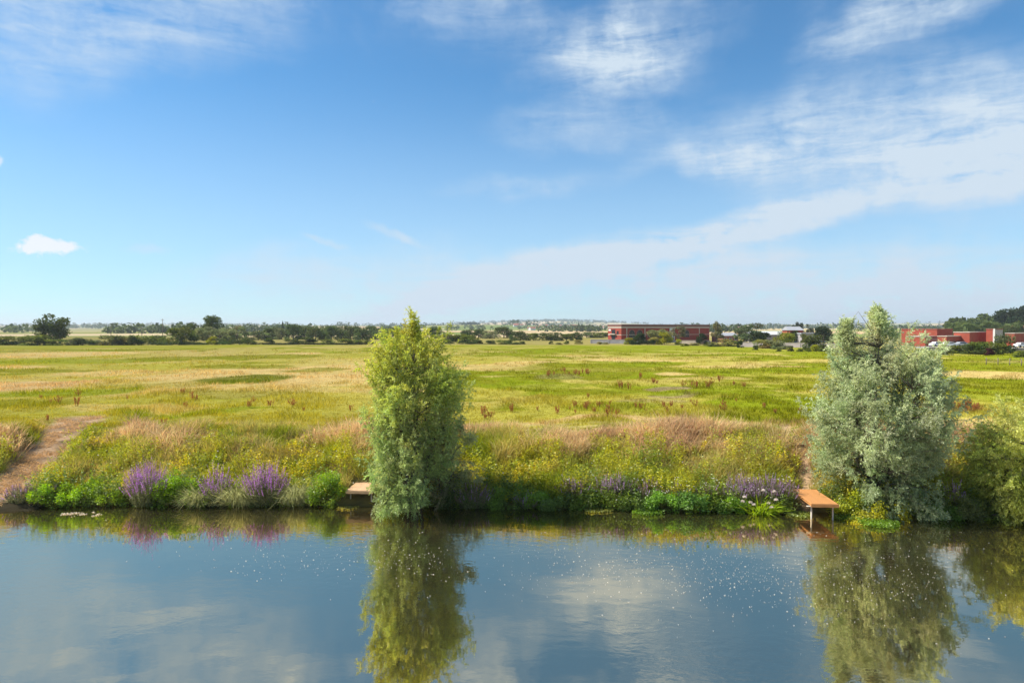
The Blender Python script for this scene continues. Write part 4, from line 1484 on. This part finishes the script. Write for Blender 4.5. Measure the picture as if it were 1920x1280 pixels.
def herb_field(n, seed, smin, smax, cols, hr_, leafr, per, xr=(-36, 36), noise_seed=301, thr=0.35):
    rng = np.random.default_rng(seed)
    x = rng.uniform(*xr, n)
    s = smin + (smax - smin) * rng.uniform(0, 1, n) ** 1.3
    y = shore(x) + s
    ok = clear_of(x, y) & (fbm(x / 1.5, y / 1.3, noise_seed, 3) > thr)
    x, y, s = x[ok], y[ok], s[ok]
    n = len(x)
    cols = np.array(cols)
    f = np.clip((fbm(x / 1.7, y / 1.4, noise_seed + 7, 3) - 0.3) / 0.4, 0, 0.999) * (len(cols) - 1)
    col = np.stack([np.interp(f, np.arange(len(cols)), cols[:, i]) for i in range(3)], 1) * rng.uniform(0.8, 1.25, (n, 1))
    h = rng.uniform(*hr_, n) * (0.45 + 1.15 * sstep(0.3, 0.7, fbm(x / 1.1, y / 1.1, noise_seed + 9, 2)))
    lean = rng.normal(size=(n, 2)) * 0.22
    lean[:, 1] -= 0.22 * (s < 1.0)
    k = np.repeat(np.arange(n), per)
    t = rng.uniform(0.2, 1.0, len(k))
    P = np.stack([x[k] + lean[k, 0] * h[k] * t, y[k] + lean[k, 1] * h[k] * t, ground_z(x, y)[k] + h[k] * t], 1)
    P += rng.normal(size=P.shape) * 0.035
    a = rng.uniform(0, 6.28, len(k))
    D = np.stack([np.cos(a), np.sin(a), rng.uniform(-0.3, 0.6, len(k))], 1)
    L = rng.uniform(*leafr, len(k)) * (1.15 - 0.4 * t)
    Q = leaves(P, D, L, L * rng.uniform(0.35, 0.6, len(k)), 0.45, rng)
    c = col[k] * rng.uniform(0.7, 1.35, (len(k), 1))
    B = np.stack([x, y, ground_z(x, y) - 0.03], 1)
    S = leaves(B, np.stack([lean[:, 0], lean[:, 1], np.ones(n)], 1), h, np.full(n, 0.014), 0.3, rng)
    return [(Q, c), (S, col * 0.8)]


o = link('bank_herbs', soup('bank_herbs', herb_field(15000, 62, 0.2, 5.4, [(0.19, 0.25, 0.035), (0.50, 0.48, 0.035), (0.24, 0.31, 0.045), (0.58, 0.50, 0.055)], (0.5, 0.95), (0.08, 0.15), 15, thr=0.44)), M_LEAF)
tag(o, 'yellow green leafy herbs filling the slope of the river bank', 'plants', kind='stuff')
o = link('waterside_herbs', soup('waterside_herbs', herb_field(5200, 63, -0.25, 1.3, [(0.11, 0.17, 0.035), (0.18, 0.27, 0.035), (0.14, 0.19, 0.06), (0.22, 0.31, 0.03)], (0.4, 0.9), (0.08, 0.16), 18, thr=0.25, noise_seed=331)), M_LEAF)
tag(o, 'dark green leafy plants crowding the water line of the bank', 'plants', kind='stuff')

# white and yellow flower specks among the herbs
rng = np.random.default_rng(70)
n = 210
x = np.concatenate([rng.uniform(-22, 20, 60), rng.normal(8, 3.2, 150)])
s = np.concatenate([rng.uniform(0.1, 3.2, 60), rng.uniform(-0.1, 1.1, 150)])
y = shore(x) + s
P = np.stack([x, y - 0.1, ground_z(x, y) + rng.uniform(0.45, 0.95, n)], 1)
nn = []
for j in range(5):
    a = j * 2 * math.pi / 5
    D = np.tile([math.cos(a), math.sin(a) * 0.6, math.sin(a) * 0.6 + 0.35], (n, 1)) + rng.normal(size=(n, 3)) * 0.15
    nn.append((leaves(P, D, rng.uniform(0.03, 0.05, n), np.full(n, 0.03), 0.6, rng), np.tile([0.78, 0.76, 0.72], (n, 1))))
tag(link('white_flowers', soup('white_flowers', nn), M_GRASS), 'small white bindweed flowers dotted over the bank plants', 'flowers', kind='stuff')


# ------------------------------------------------------------------ single plants along the water line
def stand(name, label, px, h, rx, flower=None, group=None, green=(0.17, 0.19, 0.085), n=240, seed=0, s=0.05, pale=0.0, cat='plant'):
    """a clump of upright leafy stems, with flower spikes at their tips when flower is a colour"""
    rng = np.random.default_rng(1000 + seed)
    y = 31.0
    for _ in range(4):
        x = (px - 960) / F * y
        y = float(shore(np.array([x]))[0]) + s
    z = gz(x, y)
    e = empty(name, (x, y, z))
    tag(e, label, cat, group)
    a = rng.uniform(0, 6.28, n)
    r = np.sqrt(rng.uniform(0, 1, n))
    bx_, by_ = np.cos(a) * r * rx * 0.55, np.sin(a) * r * rx * 0.45
    D = unit(np.stack([np.cos(a) * r * 0.42 * rx / h * 1.3 + rng.normal(size=n) * 0.08, np.sin(a) * r * 0.35 * rx / h * 1.3 - 0.08 + rng.normal(size=n) * 0.16, np.ones(n)], 1) + np.stack([rng.normal(size=n) * 0.14, 0 * a, 0 * a], 1))
    L = h * (1 - 0.38 * r ** 2) * rng.uniform(0.70, 1.08, n) * (0.85 + 0.3 * vnoise(bx_ * 3 + seed, by_ * 3, seed))
    P = np.stack([bx_, by_, np.full(n, -0.1)], 1)
    stems_ = leaves(P, D, L, np.full(n, 0.014), 0.3, rng)
    per = 26
    k = np.repeat(np.arange(n), per)
    t = rng.uniform(0.08, 0.80 if flower is not None else 1.0, len(k))
    B = P[k] + D[k] * (L[k] * t)[:, None]
    aa = rng.uniform(0, 6.28, len(k))
    LD = np.stack([np.cos(aa), np.sin(aa), rng.uniform(0.0, 0.9, len(k))], 1)
    ll = rng.uniform(0.06, 0.12, len(k))
    g = np.array(green)
    fol = [(leaves(B, LD, ll, ll * 0.28, 0.4, rng), g * rng.uniform(0.6, 1.45, (len(k), 1))), (stems_, np.tile(g * 0.9, (n, 1)))]
    o_ = link('foliage', soup('foliage', fol), M_LEAF, e)
    o_['kind'] = 'stuff'
    if flower is not None:
        per = 34
        k = np.repeat(np.arange(n), per)
        t = rng.uniform(0.68, 1.0, len(k))
        B = P[k] + D[k] * (L[k] * t)[:, None]
        LD = unit(rng.normal(size=(len(k), 3)) + np.array([0, 0, 0.3]))
        fl = rng.uniform(0.025, 0.045, len(k)) * (1.35 - t * 0.6)
        fcol = np.array(flower) * rng.uniform(0.6, 1.4, (n, 1))[k] * rng.uniform(0.7, 1.3, (len(k), 1))
        dryf = rng.uniform(0, 1, n) < pale
        fcol = np.where(dryf[k][:, None], np.array([0.25, 0.17, 0.15]) * rng.uniform(0.7, 1.3, (len(k), 1)), fcol)
        o_ = link('flower_spikes', soup('flower_spikes', [(leaves(B, LD, fl, fl * 0.8, 0.5, rng), fcol)]), M_GRASS, e)
        o_['kind'] = 'stuff'
    return e


VIO = (0.49, 0.22, 0.56)
stand('loosestrife', 'vivid purple loosestrife clump with dark stems left of the bright green nettles', 275, 2.25, 1.1, VIO, n=290, seed=1, pale=0.1)
stand('loosestrife', 'small purple loosestrife clump right of the bright green nettles', 403, 1.9, 0.75, VIO, n=150, seed=2, pale=0.1)
stand('loosestrife', 'largest purple loosestrife clump, between two mounds of pale drooping grass', 497, 2.2, 1.2, (0.51, 0.22, 0.58), n=300, seed=3, pale=0.1)
LL = 'faded lilac loosestrife among the dark waterside plants'
LLX = {35: 'faded lilac loosestrife at the foot of the bare track', 78: 'low greyish loosestrife between bare track and bright green plant',
       885: 'wide brownish loosestrife in the shade beside the upright willow', 990: 'low pink loosestrife right at the water edge below lime herbs',
       1475: 'faded loosestrife touching the orange platform', 1788: 'purple loosestrife between the silvery willow and the osier shrub',
       1445: 'lilac loosestrife behind the white flowered sword-leaved plant'}
for i, (px, h, rx, pale) in enumerate([(35, 1.1, 0.9, .6), (78, 1.0, 0.7, .7), (885, 1.25, 1.3, .75), (990, 0.75, 0.9, .3), (1075, 1.2, 0.9, .5), (1140, 1.35, 0.8, .35), (1165, 1.3, 0.8, .3), (1215, 1.1, 0.8, .6),
                                       (1275, 1.05, 0.6, .6), (1325, 1.0, 0.7, .75), (1385, 1.35, 1.0, .35), (1415, 1.3, 0.8, .3), (1445, 1.35, 0.9, .3), (1475, 1.25, 0.8, .5), (1788, 1.3, 0.6, .3)]):
    stand('loosestrife', LLX.get(px, LL), px, h + 0.05, rx, (0.44, 0.28, 0.47), 'faded loosestrife along the water line', n=int(120 * rx), seed=10 + i, pale=pale, s=0.5 if px > 900 and px != 990 else 0.1)


def mound(name, label, px, h, rx, col, n, seed, s=0.25, leaf=(0.06, 0.12), group=None, cat='bush', ry=None, tall=1.0):
    rng = np.random.default_rng(2000 + seed)
    y = 31.0
    for _ in range(4):
        x = (px - 960) / F * y
        y = float(shore(np.array([x]))[0]) + s
    z = min(gz(x, y), 0.35)
    e = empty(name, (x, y, z))
    tag(e, label, cat, group)
    ry = ry or rx * 0.75
    nl = 14
    lob = np.stack([rng.uniform(-0.75, 0.75, nl) * rx, rng.uniform(-0.7, 0.5, nl) * ry, rng.uniform(0.15, 0.8, nl) * h], 1)
    lob[:, 2] *= np.clip(1 - (lob[:, 0] / rx) ** 2 * 0.5, 0.3, 1)
    ls = rng.uniform(0.22, 0.36, nl) * min(h, rx)
    k = rng.integers(0, nl, n)
    d_ = ball(rng, n)
    P = lob[k] + d_ * ls[k, None] * rng.uniform(0.4, 1.1, (n, 1))
    P[:, 2] = np.maximum(P[:, 2], 0.04 - z)
    a = rng.uniform(0, 6.28, n)
    D = np.stack([np.cos(a), np.sin(a), rng.uniform(-0.5, 0.5, n)], 1) + d_ * 0.6
    L = rng.uniform(*leaf, n)
    lc = np.array(col) * rng.uniform(0.75, 1.25, (nl, 1))
    Q = leaves(P, D, L, L * rng.uniform(0.4, 0.65, n), 0.45, rng)
    st_k = rng.integers(0, nl, 60)
    S0 = np.stack([rng.normal(size=60) * rx * 0.4, rng.normal(size=60) * ry * 0.25 + 0.1, np.full(60, -0.15)], 1)
    dv = lob[st_k] - S0
    link('stems', soup('stems', [(leaves(S0, dv, np.linalg.norm(dv, axis=1), np.full(60, 0.02), 0.3, rng), np.tile([0.10, 0.10, 0.04], (60, 1)))]), M_GRASS, e)['kind'] = 'stuff'
    o_ = link('foliage', soup('foliage', [(Q, lc[k] * rng.uniform(0.7, 1.35, (n, 1)))]), M_LEAF, e)
    o_['kind'] = 'stuff'
    return e


BRG = (0.25, 0.42, 0.022)
mound('nettle_bush', 'bright green nettle bush between two purple loosestrife clumps', 325, 1.45, 1.05, BRG, 4200, 1)
mound('nettle_bush', 'long bright green leafy bank plant below the bare track', 110, 1.05, 1.5, BRG, 4200, 2)
mound('nettle_bush', 'low bright green bush left of the first vivid loosestrife', 190, 1.0, 1.2, (0.22, 0.34, 0.03), 3000, 3)
mound('nettle_bush', 'green leafy bush beside the pale fishing platform', 612, 1.35, 1.15, (0.19, 0.31, 0.03), 4200, 4)
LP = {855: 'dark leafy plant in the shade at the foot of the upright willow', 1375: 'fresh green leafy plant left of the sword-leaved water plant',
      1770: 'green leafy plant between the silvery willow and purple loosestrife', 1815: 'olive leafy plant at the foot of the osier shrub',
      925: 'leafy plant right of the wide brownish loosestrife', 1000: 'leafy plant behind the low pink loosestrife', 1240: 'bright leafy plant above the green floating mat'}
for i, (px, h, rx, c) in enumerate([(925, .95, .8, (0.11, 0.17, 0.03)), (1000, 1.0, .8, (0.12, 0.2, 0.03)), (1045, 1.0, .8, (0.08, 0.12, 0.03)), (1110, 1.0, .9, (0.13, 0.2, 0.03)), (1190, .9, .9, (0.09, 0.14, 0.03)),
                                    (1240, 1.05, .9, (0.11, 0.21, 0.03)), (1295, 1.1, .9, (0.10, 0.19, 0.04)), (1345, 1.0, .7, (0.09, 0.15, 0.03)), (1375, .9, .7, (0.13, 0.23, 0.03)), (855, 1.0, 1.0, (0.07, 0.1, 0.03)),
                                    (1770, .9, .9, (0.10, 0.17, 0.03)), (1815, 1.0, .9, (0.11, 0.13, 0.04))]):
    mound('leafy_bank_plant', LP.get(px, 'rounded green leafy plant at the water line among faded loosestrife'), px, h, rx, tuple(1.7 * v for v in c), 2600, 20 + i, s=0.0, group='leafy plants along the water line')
mound('flowering_shrub', 'low yellow flowering shrub at the foot of the silvery willow', 1640, 1.25, 1.5, (0.48, 0.47, 0.03), 4200, 40, s=-0.35)
mound('flowering_shrub', 'green shrub between the orange platform and the yellow flowering shrub', 1590, 1.35, 1.0, (0.34, 0.38, 0.03), 3000, 41, s=-0.1)


def grass_mound(name, label, px, h, rx, col, n, seed, s=0.05, width=0.016, droop=(0.6, 1.2), group=None, cat='grass clump'):
    rng = np.random.default_rng(3000 + seed)
    y = 31.0
    for _ in range(4):
        x = (px - 960) / F * y
        y = float(shore(np.array([x]))[0]) + s
    e = empty(name, (x, y, gz(x, y)))
    tag(e, label, cat, group)
    a = rng.uniform(0, 6.28, n)
    r = np.sqrt(rng.uniform(0, 1, n))
    P = np.stack([np.cos(a) * r * rx * 0.4, np.sin(a) * r * rx * 0.3, np.full(n, -0.05)], 1)
    D = np.stack([np.cos(a) * r * rx / h * 0.9, np.sin(a) * r * rx / h * 0.8, np.ones(n)], 1) + rng.normal(size=(n, 3)) * 0.30
    L = h * rng.uniform(0.45, 1.3, n)
    q, t = bent(P, D, L, np.full(n, width) * rng.uniform(0.7, 1.4, n), rng.uniform(*droop, n), rng)
    c = np.array(col) * rng.uniform(0.65, 1.35, (n, 1))
    link('blades', soup('blades', [(q, c), (t, c * 1.1)]), M_GRASS, e)['kind'] = 'stuff'
    return e


PG = {370: 'pale grass mound between the bright green nettles and small purple loosestrife', 442: 'tallest pale grass mound between the small and largest loosestrife',
      550: 'pale grass mound between the largest loosestrife and the green leafy bush', 455: 'short pale grass tuft leaning on the largest loosestrife'}
for i, (px, h, rx) in enumerate([(370, 1.2, .7), (442, 1.35, .85), (550, 1.35, .9), (455, 1.0, .6)]):
    grass_mound('grass_mound', PG[px], px, h, rx, (0.42, 0.43, 0.20), 1500, i, droop=(0.2, 1.2), group='pale grass mounds')
ir = grass_mound('water_iris', 'bright green sword-leaved water plant with white flower heads left of the orange platform', 1425, 1.0, 1.2, (0.27, 0.39, 0.03), 420, 9, s=-0.05, width=0.035, droop=(0.2, 0.7), cat='plant')
rng = np.random.default_rng(77)
for i in range(9):
    p0 = np.array([rng.uniform(-1.0, 0.7), rng.uniform(-0.7, 0.1), rng.uniform(0.35, 1.15)])
    pd = ball(rng, 60)
    pd[:, 2] = np.abs(pd[:, 2])
    link('flower_head', soup('flower_head', [(leaves(np.tile(p0, (60, 1)), pd, np.full(60, 0.10), np.full(60, 0.035), 0.8, rng), np.tile([0.72, 0.66, 0.62], (60, 1)))]), M_GRASS, ir)
    link('flower_stalk', tubes('flower_stalk', [([(p0[0] * .5, 0, -0.05), tuple(p0)], [0.008, 0.006])], 4), M_BARK, ir)


# ------------------------------------------------------------------ floating plants, scum, foam
def mat_on_water(name, label, px, py, hw, hh, col, n, seed, lift=0.05, size=(0.05, 0.10), cat='water plants'):
    rng = np.random.default_rng(4000 + seed)
    d = CAM_H * F / (py - HOR)
    x0 = (px - 960) / F * d
    hx = hw / F * d
    hy = CAM_H * F * hh / (py - HOR) ** 2
    a = rng.uniform(0, 6.28, n)
    r = np.sqrt(rng.uniform(0, 1, n)) * (0.65 + 0.5 * vnoise(a * 1.5, 0 * a, seed))
    P = np.stack([np.cos(a) * r * hx, np.sin(a) * r * hy, rng.uniform(0.012, lift, n)], 1)
    if cat == 'scum':
        kp = fbm(P[:, 0] * 2.6, P[:, 1] * 5, 77, 3) > 0.5
        P = P[kp]
        n = len(P)
    b = rng.uniform(0, 6.28, n)
    D = np.stack([np.cos(b), np.sin(b), rng.uniform(0.0, 0.5, n) * (lift > 0.03)], 1)
    L = rng.uniform(*size, n)
    o_ = link(name, soup(name, [(leaves(P, D, L, L * 0.8, 0.5, rng), np.array(col) * rng.uniform(0.7, 1.3, (n, 1)))]), M_LEAF)
    o_.location = (x0, d, 0)
    tag(o_, label, cat, kind='stuff')


mat_on_water('watercress_mat', 'bright green floating watercress mat under the silvery willow', 1652, 986, 42, 8, (0.17, 0.29, 0.03), 1500, 1, 0.16)
mat_on_water('watercress_mat', 'floating green mat between the orange platform and flowering shrub', 1596, 974, 34, 5, (0.13, 0.21, 0.03), 700, 2, 0.12)
mat_on_water('watercress_mat', 'green floating mat in front of the bank below leafy plants', 1215, 964, 32, 6, (0.14, 0.25, 0.03), 900, 3, 0.14)
mat_on_water('waterlily_mat', 'yellowish floating leaves in front of faded loosestrife', 1122, 958, 30, 6, (0.26, 0.28, 0.06), 700, 4, 0.06)
mat_on_water('waterlily_mat', 'yellow green floating leaves left of the orange platform', 1498, 966, 26, 7, (0.20, 0.25, 0.05), 800, 5, 0.08)
mat_on_water('waterlily_mat', 'small yellowish floating leaves under the pale platform', 650, 953, 24, 4, (0.26, 0.25, 0.06), 350, 6, 0.04)
mat_on_water('water_scum', 'pale scum patch floating on the river below the bare track', 150, 966, 44, 4, (0.55, 0.50, 0.40), 700, 7, 0.02, (0.03, 0.08), 'scum')
rng = np.random.default_rng(90)
n = 2600
px = np.concatenate([rng.normal(560, 120, 260), rng.normal(760, 60, 240), rng.normal(1180, 130, 700), rng.normal(1400, 110, 700), rng.normal(1640, 110, 700)])
py = np.concatenate([rng.normal(1052, 20, 260), rng.normal(1050, 26, 240), rng.normal(1062, 30, 700), rng.normal(1085, 36, 700), rng.normal(1085, 45, 700)])
py = np.clip(py, 1000, 1300)
d = CAM_H * F / (py - HOR)
P = np.stack([(px - 960) / F * d, d, np.full(n, 0.012)], 1)
a = rng.uniform(0, 6.28, n)
L = rng.uniform(0.02, 0.07, n) * rng.uniform(0.3, 1.1, n)
Q = leaves(P, np.stack([np.cos(a), np.sin(a) * 0.5, 0 * a], 1), L, L, 0.5, rng)
Q[:, :, 2] = 0.012
S = np.stack([np.cos(a + 1.57), np.sin(a + 1.57), 0 * a], 1) * (L * 0.35)[:, None]
Q[:, 1] = (Q[:, 0] + Q[:, 2]) / 2 + S
Q[:, 3] = (Q[:, 0] + Q[:, 2]) / 2 - S
tag(link('foam_specks', soup('foam_specks', [(Q, np.tile([0.56, 0.56, 0.54], (n, 1)) * rng.uniform(0.5, 1.3, (n, 1)))]), M_GRASS), 'white foam specks drifting on the river surface', 'foam', kind='stuff')

# ================================================================== the meadow: tufts and docks
rng = np.random.default_rng(95)
n = 52000
py = HOR + 1.0 / rng.uniform(1 / 190.0, 1 / 38.0, n)
py = rng.uniform(655, 815, n)
d = (CAM_H - 2.2) * F / (py - HOR)
x = rng.uniform(-0.86, 0.86, n) * d
ok = (d > shore(x) + 8.5) & clear_of(x, d)
x, d = x[ok], d[ok]
n = len(x)
per = 5
k = np.repeat(np.arange(n), per)
sp = np.interp(d, [40, 120, 200], [0.16, 0.35, 0.6])[k]
bx_ = x[k] + rng.normal(size=len(k)) * sp
by_ = d[k] + rng.normal(size=len(k)) * sp
P = np.stack([bx_, by_, ground_z(bx_, by_) - 0.02], 1)
D = np.stack([rng.normal(size=len(k)) * 0.35, rng.normal(size=len(k)) * 0.35, np.ones(len(k))], 1)
hh = (0.09 + 0.30 * sstep(0.42, 0.72, fbm(x / 3, d / 4, 401, 3))) * rng.uniform(0.6, 1.4, n)
trk = np.minimum(np.abs(d - shore(x) - 10.4), np.abs(d - shore(x) - 11.9))
hh = hh * np.where((trk < 0.5) & (x > -3), 0.35, 1.0)
L = hh[k] * rng.uniform(0.7, 1.3, len(k))
W = np.interp(d, [40, 120, 200], [0.03, 0.08, 0.14])[k]
Q = leaves(P, D, L, W, 0.3, rng)
c = meadow_col(x, d)[k] * rng.uniform(0.8, 1.35, (len(k), 1))
tag(link('meadow_grass', soup('meadow_grass', [(Q, c)]), M_GRASS), 'short tufted grass of the meadow, green and straw coloured', 'grass', kind='stuff')

DOCK = []
for j in range(4):
    r_ = np.random.default_rng(500 + j)
    st, q_, c_ = [], [], []
    for i in range(4 + j):
        b0 = np.array([r_.normal() * 0.08, r_.normal() * 0.08, -0.05])
        tp = b0 + np.array([r_.normal() * 0.16, r_.normal() * 0.16, r_.uniform(0.7, 1.0)])
        st.append(([b0, (b0 + tp) / 2, tp], [0.012, 0.010, 0.006]))
        t = r_.uniform(0.3, 1.0, 70)
        Pp = b0 + (tp - b0) * t[:, None] + r_.normal(size=(70, 3)) * 0.03
        Dd = ball(r_, 70) + np.array([0, 0, 0.6])
        ll = r_.uniform(0.05, 0.10, 70)
        q_.append(leaves(Pp, Dd, ll, ll * 0.6, 0.5, r_))
        c_.append(np.array([0.36, 0.17, 0.07]) * r_.uniform(0.6, 1.4, (70, 1)))
    sm = tubes('stem', st, 4)
    sm.materials.append(plain('dock_stem', (0.18, 0.08, 0.04), 0.9, 0.2, 5))
    hm_ = soup('seed_head', [(np.concatenate(q_), np.concatenate(c_))])
    hm_.materials.append(M_GRASS)
    DOCK.append((sm, hm_))
rd = np.random.default_rng(97)
DOCKS = []


def docks(n, pxs, pys, what):
    for px, py in zip(pxs, pys):
        DOCKS.append((px, py, what))


docks(16, rd.uniform(1025, 1105, 16), rd.normal(703, 2.5, 16), 'far out in the open meadow in a small brown row')
docks(34, rd.normal(1300, 150, 34), rd.normal(769, 7, 34), 'in the scattered belt behind the wheel tracks')
docks(30, rd.uniform(1770, 1850, 30), rd.normal(769, 3, 30), 'in the dense red patch behind the silvery willow')
docks(8, rd.uniform(900, 1120, 8), rd.normal(775, 6, 8), 'just right of the upright willow behind the bank')
docks(16, rd.uniform(20, 680, 16), rd.normal(757, 9, 16), 'on the straw meadow above the purple loosestrife')
docks(14, rd.uniform(1160, 1420, 14), rd.normal(722, 9, 14), 'around the purplish bare patch of the meadow')
docks(5, [360, 366, 305, 308, 88], [752, 753, 800, 802, 792], 'standing tall near the top of the bare track')
for px, py, what in DOCKS:
    py = min(max(py, 690), 800)
    x, d = field_xy(px, py)
    d = max(d, float(shore(np.array([x]))[0]) + 8.6)
    e = empty('dock_plant', (x, d, gz(x, d)), rd.uniform(0, 6.28))
    s = rd.uniform(0.35, 0.75) * (1.25 if d > 60 else 1)
    e.scale = (s, s, s * rd.uniform(0.8, 1.15))
    tag(e, 'rust brown dried dock plant ' + what, 'plant', 'dried docks ' + what)
    a_, b_ = DOCK[rd.integers(0, 4)]
    link('stem', a_, parent=e)
    link('seed_head', b_, parent=e)['kind'] = 'stuff'

# ================================================================== haze
hz = box('haze', -14500, 14500, -80, 14500, -4, 135, None)
m, nt, out = mat_new('haze_air')
vol = nd(nt, 'ShaderNodeVolumePrincipled')
vol.inputs['Color'].default_value = (0.80, 0.88, 0.98, 1)
vol.inputs['Density'].default_value = 0.00011
vol.inputs['Anisotropy'].default_value = 0.2
nt.links.new(vol.outputs[0], out.inputs['Volume'])
hz.data.materials.append(m)
tag(hz, 'thin pale summer haze over the far country', 'haze', kind='stuff')
